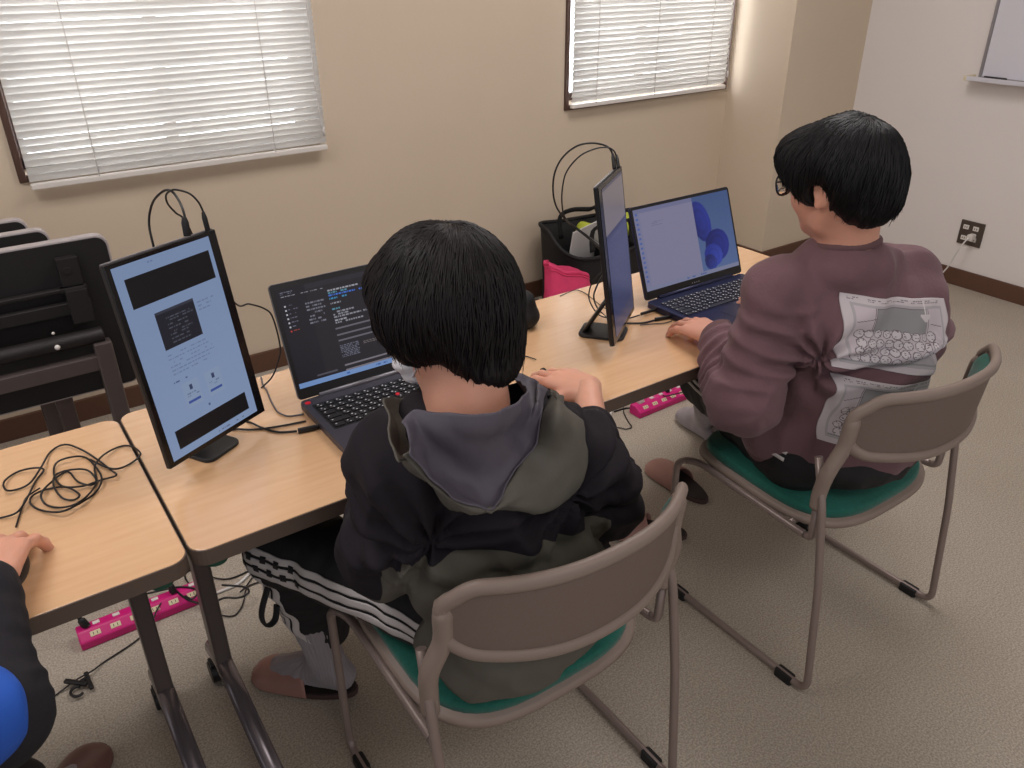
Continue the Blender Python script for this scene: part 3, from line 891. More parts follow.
# ------------------------------------------------------------------ monitors
def rot3(a, b, c):
    return Matrix.Rotation(a, 3, 'Z') @ Matrix.Rotation(b, 3, 'X') @ Matrix.Rotation(c, 3, 'Y')
def text_rows(img, x0, x1, y0, y1, rows, col, rs, dens=0.75, h=1, ragged=0.5):
    for i in range(rows):
        y = int(y0 + (y1 - y0) * i / rows); x = x0; end = x0 + (x1 - x0) * (1 - ragged * rs.random())
        while x < end:
            L = rs.randint(1, 4)
            if rs.random() < dens: img[y:y + h, int(x):int(min(x + L, x1))] = col
            x += L + 1
def portrait_monitor(label, P, ang, w, h, img, scr, lb, rb, tb, bb, matname):
    R = rot3(*ang); yaw = ang[0]
    r = thing('portable_monitor', label, 'monitor', (P[0] - math.sin(yaw) * 0.04, P[1] + math.cos(yaw) * 0.04, TH), yaw)
    RL = Matrix.Rotation(-yaw, 3, 'Z') @ R
    B = rel(r, [P])[0]
    def q(x, y, z): return B + RL @ Vector((x, y, z))
    M0 = MB()
    M0.box(tuple(q(0, 0.006, h / 2)), (w, 0.010, h), M=RL)
    M0.build('body', 'black_plastic', r, 0.002)
    fb = MB().box(tuple(q(0, 0.0003, h / 2)), (w - 0.002, 0.0016, h - 0.002), M=RL)
    fb.build('bezel', 'black_gloss', r, 0.0004)
    MB().box(tuple(q(0, 0.007, h + 0.0008)), (w * 0.985, 0.004, 0.002), M=RL).build('edge_strip', 'alu', r)
    picture('screen', img, lambda u, v: q(-w / 2 + lb + u * (w - lb - rb), -0.0012, bb + v * (h - tb - bb)), matname, r)
    MB().prism(rrect(0.085, 0.11, 0.018, 5), 0, 0.007, T=(0.004, 0.012, 0)).build('stand_base', 'black_plastic', r, 0.002)
    st = MB()
    a = Vector((0.004, 0.055, 0.006)); b = q(0, 0.012, 0.10)
    st.tube([a, a.lerp(b, 0.5), b], 0.026, 10, r2=0.005, up=(1, 0, 0), power=0.6)
    st.build('stand_arm', 'black_plastic', r)
    MB().box(tuple(q(0, 0.016, 0.11)), (0.07, 0.008, 0.08), M=RL).build('mount_plate', 'black_plastic', r, 0.002)
    return r, q, B
rs = random.Random(5)
H, W = 150, 96
im = np.zeros((H, W, 3)); im[:] = (140, 162, 200)
im[:, :] += np.linspace(0, 8, H)[:, None, None]
def rc(u0, u1, v0, v1, c): im[int(v0 * H):int(v1 * H), int(u0 * W):int(u1 * W)] = c
text_rows(im, 26, 44, 3, 6, 1, (110, 130, 168), rs)
rc(0.09, 0.96, 0.07, 0.215, (14, 14, 16)); rc(0.10, 0.92, 0.865, 0.965, (14, 14, 16))
rc(0.26, 0.66, 0.27, 0.46, (34, 36, 46)); 
text_rows(im, 33, 62, 46, 68, 8, (84, 88, 100), rs)
rc(0.26, 0.66, 0.27, 0.285, (60, 62, 76))
text_rows(im, 66, 86, 44, 54, 3, (120, 138, 170), rs)
text_rows(im, 24, 80, 73, 92, 6, (122, 142, 176), rs, 0.8)
text_rows(im, 22, 40, 94, 96, 1, (84, 98, 140), rs)
for x in (28, 52):
    im[98:118, x:x + 17] = (152, 172, 204); im[101:105, x + 7:x + 10] = (60, 74, 110)
    text_rows(im, x + 3, x + 15, 107, 111, 2, (112, 130, 165), rs); im[113:115, x + 2:x + 15] = (66, 92, 170)
im[122:124, 48:50] = (90, 108, 150)
text_rows(im, 50, 92, 147, 149, 1, (90, 104, 136), rs, 0.6)
mon1, q1, B1 = portrait_monitor('upright screen turned on its side showing a pale page with black blocks, at the left', (0.280, 1.342, 0.734), (0.517, -0.158, 0.032), 0.236, 0.357, im, None, 0.010, 0.020, 0.008, 0.010, 'screen_portrait')
H, W = 150, 80
im = np.zeros((H, W, 3)); im[:] = (62, 68, 104)
im[:int(0.31 * H)] = (120, 112, 118); im[:3] = (70, 70, 90)  # paler top band paints a reflection of the room into the screen picture
im[int(0.31 * H):int(0.335 * H)] = (48, 54, 92)
text_rows(im, 12, 66, 54, 120, 16, (88, 94, 128), rs, 0.7)
im[int(0.9 * H):] = (74, 74, 100)  # bottom band paints the table's reflection into the picture
mon2, q2, B2 = portrait_monitor('upright screen seen almost edge on beside the bag, with two cables arching from its top', (1.223, 1.303, 0.7235), (0.656, -0.156, 0.041), 0.25, 0.355, im, None, 0.026, 0.012, 0.010, 0.012, 'screen_edge_on')

# ------------------------------------------------------------------ laptops
def laptop(label, cx, yf, w, d, lid, ang, img, base_m, key_m, words, hinge_m, border):
    r = thing('laptop', label, 'laptop', (cx, yf, TH), 0)
    t = 0.017
    b = MB().prism(rrect(w, d, 0.012, 5, 0, d / 2), 0.002, t)
    b.build('base', base_m, r, 0.002)
    for y in (0.03, d - 0.03): MB().box((0, y, 0.001), (w * 0.8, 0.01, 0.002)).build('rubber_foot', 'rubber', r)
    kw = w * 0.92; ky0, ky1 = d * 0.44, d * 0.88
    kb = MB().prism(rrect(kw, ky1 - ky0, 0.004, 3, 0, (ky0 + ky1) / 2), t - 0.001, t + 0.0004)
    kb = kb.build('keyboard', 'black_plastic' if key_m == 'key_black' else 'laptop_blue', r)
    rows = 6; rh = (ky1 - ky0 - 0.006) / rows
    specs = [[1] * 16, [1] * 13 + [1.4] + [1, 1], [1.4] + [1] * 13 + [1, 1], [1.7] + [1] * 12 + [1.1] + [1, 1], [2.1] + [1] * 11 + [1.6] + [1, 1], [1.2, 1, 1, 1, 4.6, 1, 1, 1, 1, 1, 1, 1, 1.0]]
    first = None; rng = random.Random(3)
    for ri, sp in enumerate(specs):
        tot = sum(sp); x = -kw / 2 + 0.003; sc = (kw - 0.006) / tot
        y = ky1 - 0.003 - rh * (ri + 0.5)
        for kk in sp:
            W_ = kk * sc; k = MB().prism(rrect(W_ - 0.0035, rh - 0.0035, 0.0015, 2), 0, 0.0018, 0)
            # legends are tiny marks
            k.box((-W_ * 0.5 + 0.007, rh * 0.15, 0.00185), (0.0032, 0.003, 0.0002), mi=1)
            if kk < 1.2: k.box((-W_ * 0.5 + 0.0115, -rh * 0.18, 0.00185), (0.0028, 0.0026, 0.0002), mi=1)
            o = k.build('key', [key_m, 'key_mark'], kb); o.location = (x + W_ / 2, y, t + 0.0004)
            x += W_
    MB().prism(rrect(0.105, d * 0.27, 0.003, 3, -0.02, d * 0.21), t - 0.0005, t + 0.0003).build('touchpad', base_m, r)
    if words == 'stickers':
        s = MB().box((-w / 2 + 0.052, 0.022, t + 0.0002), (0.022, 0.014, 0.0004)).build('sticker', 'sticker_white', r)
        s['label'] = 'white sticker with small dark print'
        e = MB()
        for i in range(4): e.box((-w / 2 + 0.045 + i * 0.0045, 0.0235, t + 0.0005), (0.003, 0.004, 0.0002))
        e.build('print', 'key_black', s)
        s2 = MB().box((-w / 2 + 0.075, 0.026, t + 0.0002), (0.02, 0.015, 0.0004)).build('sticker', 'red_dot', r)
        s2['label'] = 'red sticker with pale print'
        e = MB()
        for i in range(3): e.box((-w / 2 + 0.0695 + i * 0.0055, 0.027, t + 0.0005), (0.004, 0.004, 0.0002))
        e.build('print', 'sticker_white', s2)
        MB().cyl((-w / 2 + 0.012, d * 0.93, t), (-w / 2 + 0.012, d * 0.93, t + 0.0006), 0.006, 14).build('power_button', 'red_dot', r)
        MB().cyl((-0.006, (ky0 + ky1) / 2 - 0.006, t), (-0.006, (ky0 + ky1) / 2 - 0.006, t + 0.004), 0.0042, 12).build('pointing_stick', 'red_dot', r)
    MB().cyl((-w * 0.38, d - 0.002, t + 0.001), (w * 0.38, d - 0.002, t + 0.001), 0.006, 12).build('hinge', hinge_m, r)
    # lid
    hy, hz = d - 0.002, t + 0.002
    Rl = Matrix.Rotation(-ang, 3, 'X')
    def q(x, y, z): return Vector((0, hy, hz)) + Rl @ Vector((x, y, z))
    ld = MB(); Mx = Rl @ Matrix.Rotation(math.radians(90), 3, 'X')
    ld.prism(rrect(w, lid, 0.008, 4), -0.0075, -0.001, M=Mx, T=q(0, 0, lid / 2))
    lid_o = ld.build('lid', hinge_m, r, 0.001)
    bz = MB().prism(rrect(w - 0.002, lid - 0.002, 0.007, 4), -0.001, 0.0008, M=Mx, T=q(0, 0, lid / 2))
    bz.build('bezel', 'black_gloss' if False else 'black_plastic', lid_o)
    l, rr_, tb, bb = border
    picture('screen', img, lambda u, v: q(-w / 2 + l + u * (w - l - rr_), -0.0015, bb + v * (lid - tb - bb)), 'screen_laptop', lid_o)
    if words == 'logo':
        for i, (ww) in enumerate((0.003, 0.004, 0.003, 0.004)):
            MB().box(tuple(q(-0.012 + i * 0.008, -0.0013, bb * 0.5)), (ww, 0.0004, 0.003), M=Rl).build('maker_mark', 'alu', lid_o)
    return r, q
H, W = 120, 200
im = np.zeros((H, W, 3)); im[:] = (40, 36, 42)
im[:6] = (48, 44, 52); im[:, :36] = (32, 29, 36)
rs = random.Random(11)
text_rows(im, 6, 24, 4, 9, 2, (120, 122, 140), rs); text_rows(im, 6, 60, 9, 11, 1, (150, 150, 160), rs, 0.6, ragged=.1)
for i, y in enumerate(range(20, 52, 5)): 
    im[y:y + 2, 7:9] = (200, 200, 210) if i != 6 else (200, 60, 60)
    text_rows(im, 11, 22, y, y + 1, 1, (120, 120, 140) if i < 6 else (170, 70, 60), rs)
for y in range(22, 50, 4): text_rows(im, 32, 56, y, y + 1, 1, (126, 126, 140), rs, 0.9, 2, .3)
cols = [(170, 170, 180), (80, 120, 200), (70, 120, 220), (90, 150, 170), (60, 150, 200), (150, 150, 160)]
y = 13
for L, c in ((40, 0), (24, 3), (76, 2), (22, 4), (0, 0), (14, 5), (0, 0), (12, 3), (34, 5), (20, 5), (52, 5), (16, 0), (36, 5), (0, 0)):
    if L: text_rows(im, 62, 62 + L, y, y + 1, 1, cols[c], rs, 0.9, 2, .1)
    y += 3.4
for y in (60, 68, 75, 106, 112): im[int(y):int(y) + 2, 60:(190 if y != 68 else 150)] = (132, 126, 136) if y > 100 else (112, 108, 118)
text_rows(im, 60, 84, 82, 98, 8, (120, 122, 142), rs, 0.95, 1, .2); text_rows(im, 90, 120, 84, 88, 2, (120, 110, 110), rs)
im[114:120] = (126, 160, 214); im[116:118, 60:64] = (70, 110, 190)
text_rows(im, 96, 150, 116, 117, 1, (70, 110, 180), rs, 0.6, 2, 0)
im[109:111, 24:50] = (90, 88, 100)
lap1, ql1 = laptop('dark laptop in front of the person in the hooded jacket, code on its black screen', 0.638, 1.166, 0.360, 0.256, 0.235, math.radians(21.5), im, 'laptop_grey', 'key_black', 'stickers', 'laptop_lid', (0.008, 0.008, 0.012, 0.022))
H, W = 120, 190
im = np.zeros((H, W, 3)); u = np.linspace(0, 1, W)[None, :]; v = np.linspace(0, 1, H)[:, None]
im[:] = (72, 94, 142); im += (20 * v)[:, :, None]
# folded petals of the wallpaper
def petal(cx, cy, rx, ry, a, c0, c1):
    X = (u - cx) * math.cos(a) + (v - cy) * math.sin(a) * H / W; Yv = -(u - cx) * math.sin(a) + (v - cy) * math.cos(a) * H / W
    rr = (X / rx) ** 2 + (Yv / ry) ** 2; m = rr < 1
    t = np.clip((X / rx * 0.5 + 0.5 + 0.15 * np.sin(rr * 14)), 0, 1)[:, :, None]
    im[m] = (np.array(c0) * (1 - t) + np.array(c1) * t)[m]
petal(0.66, 0.32, 0.10, 0.17, -0.25, (34, 42, 110), (48, 62, 160))
petal(0.80, 0.66, 0.13, 0.13, 0.2, (30, 36, 100), (44, 56, 150))
petal(0.74, 0.78, 0.10, 0.09, 0.5, (38, 50, 140), (60, 78, 180))
petal(0.70, 0.86, 0.07, 0.06, 0.8, (28, 32, 90), (54, 70, 160))
im[:, :int(0.60 * W)] = (134, 134, 166); im[:int(0.05 * H), :int(0.60 * W)] = (122, 124, 160)
im[int(.05 * H):, int(0.06 * W):int(0.6 * W)] = (140, 138, 168)
for y in range(6, 110, 7): im[y:y + 3, 3:7] = (74, 104, 176)
text_rows(im, 30, 54, 22, 30, 3, (112, 112, 144), rs)
im[114:] = (134, 138, 168); text_rows(im, 80, 120, 116, 117, 1, (60, 90, 160), rs, 0.6, 2, 0)
lap2, ql2 = laptop('blue laptop before the person in the sweater, pale window beside a blue wallpaper', 1.5625, 1.166, 0.358, 0.236, 0.238, math.radians(21), im, 'laptop_blue', 'key_blue', 'logo', 'laptop_blue', (0.007, 0.007, 0.008, 0.022))
# ------------------------------------------------------------------ people
def V3(*a): return np.array(a, float)
def npath(P, k): return [np.array(p) for p in smooth_path(P, k)]
class Head:
    """local frame: x right, y forward, z up; origin in the middle of the skull"""
    def __init__(s, c, az, pitch, roll=0.0):
        a = math.radians(az - 90)
        R = Matrix.Rotation(a, 3, 'Z') @ Matrix.Rotation(math.radians(pitch), 3, 'X') @ Matrix.Rotation(math.radians(roll), 3, 'Y')
        s.R = np.array(R); s.c = np.array(c, float)
    def __call__(s, x, y, z): return s.c + s.R @ V3(x, y, z)
    def loc(s, P): return (P - s.c) @ s.R
def head_field(Hd, neck_base, neck_r=0.054, h=0.0026):
    lo = np.minimum(Hd.c - 0.15, np.array(neck_base) - 0.09); hi = np.maximum(Hd.c + 0.15, np.array(neck_base) + 0.09)
    lo[2] = neck_base[2] - 0.05
    F = Field(lo, hi, h); R = Hd.R
    F.ell(Hd(0, -0.012, 0.022), (0.074, 0.092, 0.084), R)
    F.ell(Hd(0, 0.022, -0.035), (0.062, 0.066, 0.074), R, 0.02)
    F.ell(Hd(0, 0.040, -0.078), (0.040, 0.040, 0.036), R, 0.025)      # jaw
    F.ell(Hd(0, 0.070, -0.096), (0.018, 0.016, 0.016), R, 0.016)      # chin
    for e in (-1, 1):
        F.ell(Hd(e * 0.036, 0.058, -0.036), (0.022, 0.022, 0.024), R, 0.02)   # cheeks
        F.cap(Hd(e * 0.044, 0.016, -0.085), Hd(e * 0.058, -0.018, -0.045), 0.015, 0.015, 0.02)
        F.ell(Hd(e * 0.030, 0.088, -0.002), (0.014, 0.010, 0.010), R, 0.012, 'sub')   # eye sockets
        F.cap(Hd(e * 0.014, 0.086, 0.016), Hd(e * 0.044, 0.076, 0.018), 0.007, 0.006, 0.012)   # brows
        F.cap(Hd(e * 0.018, 0.0835, -0.001), Hd(e * 0.042, 0.078, -0.001), 0.0075, 0.006, 0.006)  # lids
        # ears
        F.ell(Hd(e * 0.079, -0.012, -0.018), (0.008, 0.018, 0.030), R, 0.008)
        F.ell(Hd(e * 0.086, -0.006, -0.014), (0.006, 0.010, 0.018), R, 0.004, 'sub')
        F.ell(Hd(e * 0.078, -0.002, -0.042), (0.006, 0.008, 0.009), R, 0.005)
    F.cap(Hd(0, 0.084, 0.008), Hd(0, 0.103, -0.028), 0.007, 0.009, 0.010)     # nose
    for e in (-1, 1): F.ell(Hd(e * 0.010, 0.092, -0.032), (0.007, 0.008, 0.006), R, 0.006)
    F.cap(Hd(-0.016, 0.085, -0.058), Hd(0.016, 0.085, -0.058), 0.006, 0.006, 0.006)   # lips
    F.cap(Hd(-0.013, 0.084, -0.068), Hd(0.013, 0.084, -0.068), 0.006, 0.006, 0.006)
    F.cap(Hd(-0.02, 0.093, -0.063), Hd(0.02, 0.093, -0.063), 0.0018, 0.0018, 0.002, 'sub')
    F.cap(neck_base, Hd(0, -0.028, -0.045), neck_r, neck_r * 0.96, 0.03)
    nb = np.array(neck_base)
    F.cap(nb + (0, 0.012, -0.03), nb, neck_r * 1.04, neck_r, 0.02)
    return F
def hand_field(specs, h=0.0021):
    P = []
    for s in specs: P.append(np.array(s['w']))
    out = []
    for s in specs:
        w = np.array(s['w'], float); d = np.array(s['d'], float); d /= np.linalg.norm(d)
        u = np.array(s.get('u', (0, 0, 1)), float); u = u - d * (u @ d); u /= np.linalg.norm(u)
        t = -np.cross(u, d) * s['side']        # thumb side
        k = s.get('scale', 1.0); F = Field(w - 0.13 - 0.0, w + 0.22, h) if False else Field(np.minimum(w - 0.08, w + d * 0.2 - 0.07), np.maximum(w + 0.08, w + d * 0.2 + 0.07), h)
        def p(a, b, c): return w + k * (d * a + t * b + u * c)
        fa = np.array(s['arm'], float)
        F.cap(fa, p(0, 0, 0), 0.032 * k, 0.026 * k, 0.02, flat=(u, 0.82))
        lens = (0.92, 1.0, 0.95, 0.76)
        offs = (0.031, 0.0105, -0.0105, -0.030)
        kn = []
        for i in range(4):
            q = p(0.082 - 0.003 * (i - 1) ** 2, offs[i], 0.004 - 0.002 * (i - 1.3) ** 2)
            F.cap(p(0.012, offs[i] * 0.62, 0.0), q, 0.019 * k, 0.0125 * k, 0.016, flat=(u, 0.8))
            kn.append(q)
        sp = s.get('spread', 0.10); cu = s.get('curl', (0.25, 0.45, 0.35))
        for i in range(4):
            ang = -cu[0] - s.get('extra', (0, 0, 0, 0))[i]; q = kn[i]; L = (0.042, 0.026, 0.021)
            az = sp * (1.5 - i) + s.get('fan', 0.0); r = 0.0092 * k
            for j in range(3):
                dd = (d * math.cos(az) + t * math.sin(az)) * math.cos(ang) + u * math.sin(ang)
                q2 = q + dd * L[j] * lens[i] * k
                F.cap(q, q2, r, r * 0.92, 0.004 if j else 0.006)
                q = q2; r *= 0.93; ang -= cu[min(j + 1, 2)]
        th = s.get('thumb', ((0.045, 0.046, -0.010), (0.070, 0.056, -0.016), (0.094, 0.052, -0.022)))
        F.cap(p(0.016, 0.020, -0.004), p(*th[0]), 0.0165 * k, 0.0120 * k, 0.012)
        F.cap(p(*th[0]), p(*th[1]), 0.0112 * k, 0.0098 * k, 0.004)
        F.cap(p(*th[1]), p(*th[2]), 0.0098 * k, 0.0082 * k, 0.004)
        out.append(F)
    return out
def eyes(Hd, root):
    for e in (-1, 1):
        m = MB().sph(Hd(e * 0.030, 0.0765, -0.0005) - np.array(root.location), 0.0105, 14, 10)
        o = m.build('eye', 'eye_white', root)
        c = Hd(e * 0.030, 0.0765, -0.0005) - np.array(root.location) + Hd.R @ V3(0, 0.0068, -0.001)
        MB().sph(c, 0.0048, 12, 8).build('iris', 'eye_dark', o)

def hair(Hd, root, matname, prims, cuts, n=1500, seed=1, whorl=(0.012, -0.035), stop=None, tail=0.014, h=0.003, wr=0.0013):
    F = Field(Hd.c - 0.17, Hd.c + 0.17, h)
    for c, r in prims: F.ell(Hd(*c), r, Hd.R, 0.03)
    for c, r in cuts: F.ell(Hd(*c), r, Hd.R, 0.006, 'sub')
    V, Q = F.mesh(); V = relax(V, Q, 2)
    L = Hd.loc(V)
    # combed ridges following the fall of the hair from the whorl
    az = np.arctan2(L[:, 1] - whorl[1], L[:, 0] - whorl[0]); rad = np.hypot(L[:, 0] - whorl[0], L[:, 1] - whorl[1])
    swirl = az + 0.5 * np.exp(-rad / 0.05)
    st = np.stack([np.cos(swirl) * 2.2, np.sin(swirl) * 2.2, L[:, 2] * 3 + 5], 1)
    dsp = 0.0028 * noise3(st, 7, seed) + 0.0014 * noise3(st, 16, seed + 5) + 0.004 * noise3(L, 22, seed + 2)
    V = V + normals(V, Q) * dsp[:, None]
    loc = np.array(root.location)
    T = bvh(V, Q)
    cl = Hd.c + Hd.R @ V3(0, -0.012, 0.0)
    m = MB(); m.add(V - loc, [tuple(int(i) for i in q) for q in Q], 0, True)
    rg = random.Random(seed)
    top = V3(whorl[0], whorl[1], 0.1); top = top / np.linalg.norm(top)
    a = np.cross(top, V3(0, 1, 0)); a /= np.linalg.norm(a); b = np.cross(top, a)
    for k in range(n):
        th = rg.uniform(0, 2 * math.pi); ph = rg.choice((rg.uniform(0.03, 0.5), rg.uniform(0.1, 1.3))); span = rg.uniform(0.55, 1.15)
        tw = rg.uniform(-0.15, 0.15); off = rg.uniform(0.0002, 0.0028); pts = []; ended = False
        NS = 9
        for j in range(NS):
            t = j / (NS - 1); p_ = ph + span * t
            q_ = th + 0.55 * math.exp(-p_ / 0.35) + tw * t
            dl = math.cos(p_) * top + math.sin(p_) * (math.cos(q_) * a + math.sin(q_) * b)
            dw = Hd.R @ dl
            hit = T.ray_cast(Vector(cl), Vector(dw))
            if hit[0] is None: break
            q = np.array(hit[0]); ll = Hd.loc(q)
            if stop(ll): ended = True; break
            pts.append(q + dw * off * (0.3 + math.sin(math.pi * min(1, t * 1.1))))
        if len(pts) < 4: continue
        if ended or ph + span > 1.75:
            dv = pts[-1] - pts[-2]; dv = dv / (np.linalg.norm(dv) + 1e-9) * 0.6 + V3(0, 0, -0.4)
            pts.append(pts[-1] + dv * rg.uniform(0.2, 1.0) * tail)
        nn = len(pts)
        m.tube([p - loc for p in pts], [wr * (0.5 + 0.5 * math.sin(math.pi * min(0.95, 0.25 + 0.75 * i / (nn - 1)))) * (1 if i < nn - 1 else 0.2) for i in range(nn)], 4, caps=False)
    return m.build('hair', matname, root)

def sheet(name, grid, mats, root, ku=5, kv=5, thick=0.002, disp=None, matfn=None):
    """cloth through a net of points; spline in both directions, with thickness"""
    rows = [smooth_path(r, ku) for r in grid]
    cols = [smooth_path([rows[i][j] for i in range(len(rows))], kv) for j in range(len(rows[0]))]
    nu, nv = len(cols), len(cols[0])
    V = np.array([[p[:] for p in c] for c in cols]).reshape(-1, 3)
    Q = np.array([(i * nv + j, (i + 1) * nv + j, (i + 1) * nv + j + 1, i * nv + j + 1) for i in range(nu - 1) for j in range(nv - 1)])
    N = normals(V, Q)
    if disp is not None: V = V + N * disp(V)[:, None]
    me = bpy.data.meshes.new(name)
    me.from_pydata([tuple(p) for p in V - np.array(root.location)], [], [tuple(int(i) for i in q) for q in Q])
    for mm in (mats if isinstance(mats, (list, tuple)) else [mats]): me.materials.append(MATS[mm])
    me.polygons.foreach_set('use_smooth', [True] * len(Q)); me.update()
    o = bpy.data.objects.new(name, me); COL.objects.link(o); o.parent = root
    s = o.modifiers.new('thickness', 'SOLIDIFY'); s.thickness = thick; s.offset = 0
    if len(me.materials) > 1: s.material_offset = 1; s.material_offset_rim = 1
    return o
def stripe(name, tree, a, b, outdir, s0, s1, matname, root, n=40, off=0.0015, t0=0.0, t1=1.0, m=4, wav=0.002):
    """a ribbon sewn on a trouser leg from a to b; s0..s1 across, seen from outdir"""
    a = np.array(a, float); b = np.array(b, float); ab = b - a; L = np.linalg.norm(ab); ab /= L
    o = np.array(outdir, float); o = o - ab * (o @ ab); o /= np.linalg.norm(o); sd = np.cross(ab, o)
    grid = []
    for i in range(n + 1):
        t = t0 + (t1 - t0) * i / n; row = []
        for j in range(m + 1):
            s = s0 + (s1 - s0) * j / m + wav * math.sin(t * 21)
            c = a + ab * L * t + sd * s + o * 0.20
            hit = tree.ray_cast(Vector(c), Vector(-o), 0.3)
            if hit[0] is None: row = None; break
            row.append(np.array(hit[0]) + o * off)
        if row: grid.append(row)
    if len(grid) < 2: return
    vs = [tuple(p - np.array(root.parent.location)) for r in grid for p in r]; k = m + 1
    fs = [(i * k + j, i * k + j + 1, (i + 1) * k + j + 1, (i + 1) * k + j) for i in range(len(grid) - 1) for j in range(m)]
    mb = MB().add(vs, fs, 0, True); ob = mb.build(name, matname, root)
    sl = ob.modifiers.new('thickness', 'SOLIDIFY'); sl.thickness = 0.0008; sl.offset = 0
    return ob

def slipper_mesh(L=0.255, worn=False):
    """indoor slipper, toe towards +y, heel at y=0; returns (sole, upper) builders"""
    sole = []; N = 30
    for k in range(N):
        a = 2 * math.pi * k / N; y = L / 2 - math.cos(a) * L / 2
        t = y / L; hw = 0.036 + 0.014 * math.sin(min(1, t * 1.15) * math.pi * 0.55)
        x = hw * math.copysign(abs(math.sin(a)) ** 0.75, math.sin(a))
        sole.append((x, y))
    s = MB().prism(sole, 0.0, 0.014, 0)
    i = MB().prism([(x * 0.94, L / 2 + (y - L / 2) * 0.965) for x, y in sole], 0.0135, 0.018, 0)
    u = MB(); vs = []; NA, NY = 16, 18; y0 = L * 0.40
    for th in (0, 1):
        for iy in range(NY + 1):
            y = y0 + (L * 0.997 - y0) * (iy / NY)
            t = y / L; hw = (0.036 + 0.014 * math.sin(min(1, t * 1.15) * math.pi * 0.55)) * (max(0.0, 1 - ((t - 0.72) / 0.28) ** 2.6) ** 0.5 if t > 0.72 else 1) + 0.002
            hh = (0.058 - 0.030 * ((t - 0.4) / 0.6) ** 1.2) * (max(0.0, 1 - ((t - 0.8) / 0.2) ** 2.2) ** 0.5 if t > 0.8 else 1)
            for ia in range(NA + 1):
                a = math.pi * ia / NA
                dy = -0.018 * math.sin(a) ** 2 * (1 - iy / NY) * -1 - 0.0
                vs.append(((hw - th * 0.0025) * math.cos(a), y + dy, 0.006 + (hh - th * 0.0025) * math.sin(a) ** 0.85))
    n1 = (NY + 1) * (NA + 1); fs = []
    for iy in range(NY):
        for ia in range(NA):
            a = iy * (NA + 1) + ia; b = a + NA + 1
            fs.append((a, a + 1, b + 1, b)); fs.append((n1 + a, n1 + b, n1 + b + 1, n1 + a + 1))
    for ia in range(NA): fs.append((ia, n1 + ia, n1 + ia + 1, ia + 1))
    u.add(vs, fs, 0, True)
    return s, i, u
def slipper(label, heel, toe_dir, L=0.255, parent=None, matname='slipper'):
    rz = math.atan2(toe_dir[1], toe_dir[0]) - math.pi / 2
    s, i, u = slipper_mesh(L)
    if parent is None:
        r = thing('slipper', label, 'slipper', (heel[0], heel[1], 0.0), rz)
        s.build('sole', 'slipper_sole', r, 0.002); i.build('insole', 'slipper_in', r); u.build('upper', matname, r)
        return r
    M = Matrix.Translation(Vector((heel[0], heel[1], 0))) @ Matrix.Rotation(rz, 4, 'Z')
    loc = parent.location
    for q in (s, i, u): q.v = [tuple(M @ Vector(p) - loc) for p in q.v]
    b = u.build('slipper', matname, parent); s.build('sole', 'slipper_sole', b, 0.002); i.build('insole', 'slipper_in', b)
    return b

# ================================================================== person in the hooded jacket
P1 = thing('person', 'person in black and olive hooded jacket and striped track trousers, hand on a mouse', 'person', (0.60, 0.88, 0.0))
H1 = Head((0.507, 0.905, 1.089), 106, -22)
shL, elL, wrL = V3(.410, .885, .870), V3(.408, .950, .675), V3(.52, 1.12, .748)
shR, elR, wrR = V3(.622, .85, .868), V3(.778, .865, .685), V3(.930, 1.085, .742)
nb = V3(.498, .832, .965)
hipL, knL, anL = V3(.525, .92, .525), V3(.342, 1.285, .505), V3(.412, 1.350, .095)
hipR, knR, anR = V3(.70, .92, .525), V3(.74, 1.30, .505), V3(.70, 1.45, .095)
B = Field((.18, .68, .0), (1.0, 1.62, 1.05), 0.0065)
B.ell((.61, .91, .55), (.145, .095, .08)).cap((.60, .915, .58), (.55, .905, .70), .085, .08, .03).cap((.55, .905, .70), (.50, .895, .84), .08, .075, .03)
B.cap(shL, (.47, .875, .90), .035, .04, .02).cap(shR, (.49, .87, .90), .035, .04, .02).cap((.495, .885, .88), nb + (0, .015, 0), .045, .042, .02)
for a, b, c in ((shL, elL, wrL), (shR, elR, wrR)): B.cap(a, b, .038, .034, .01).cap(b, c, .034, .027, .01)
for a, b, c, t in ((hipL, knL, anL, (-.065, .075, -.045)), (hipR, knR, anR, (0.0, .10, -.045))):
    B.cap(a, b, .075, .052, .04).cap(b, c, .046, .026, .02).cap(c, c + V3(*t), .022, .018, .01)
hands = hand_field([
    dict(w=wrR, arm=wrR + (elR - wrR) * 0.5, d=(-0.10, 1, -0.02), u=(-0.08, 0, 1), side=-1, curl=(0.14, 0.34, 0.30), extra=(0, 0.05, 0.12, 0.15), spread=0.06, fan=0.0,
         thumb=((0.034, 0.046, -0.010), (0.060, 0.064, -0.014), (0.092, 0.066, -0.018))),
    dict(w=wrL, arm=wrL + (elL - wrL) * 0.28, d=(0.45, 1, -0.05), side=1, curl=(0.35, 0.35, 0.3))])
solid('body', [B, head_field(H1, nb)] + hands, 'skin', P1)
eyes(H1, P1)
hair(H1, P1, 'hair1',
     [((0, -0.010, 0.020), (0.090, 0.103, 0.088)), ((0, -0.032, -0.015), (0.088, 0.078, 0.068)), ((0, -0.054, -0.068), (0.062, 0.042, 0.060)), ((-0.062, 0.004, -0.014), (0.029, 0.048, 0.050)), ((0.062, 0.004, -0.020), (0.029, 0.048, 0.054)), ((0, 0.052, 0.045), (0.068, 0.042, 0.038))],
     [((0, 0.105, -0.050), (0.072, 0.074, 0.090)), ((0, 0.03, -0.12), (0.10, 0.062, 0.060))], n=4200, seed=4,
     stop=lambda l: (l[1] > 0.045 and l[2] < 0.0) or l[2] < -0.108 or (l[1] > -0.01 and l[2] < -0.045), tail=0.020)
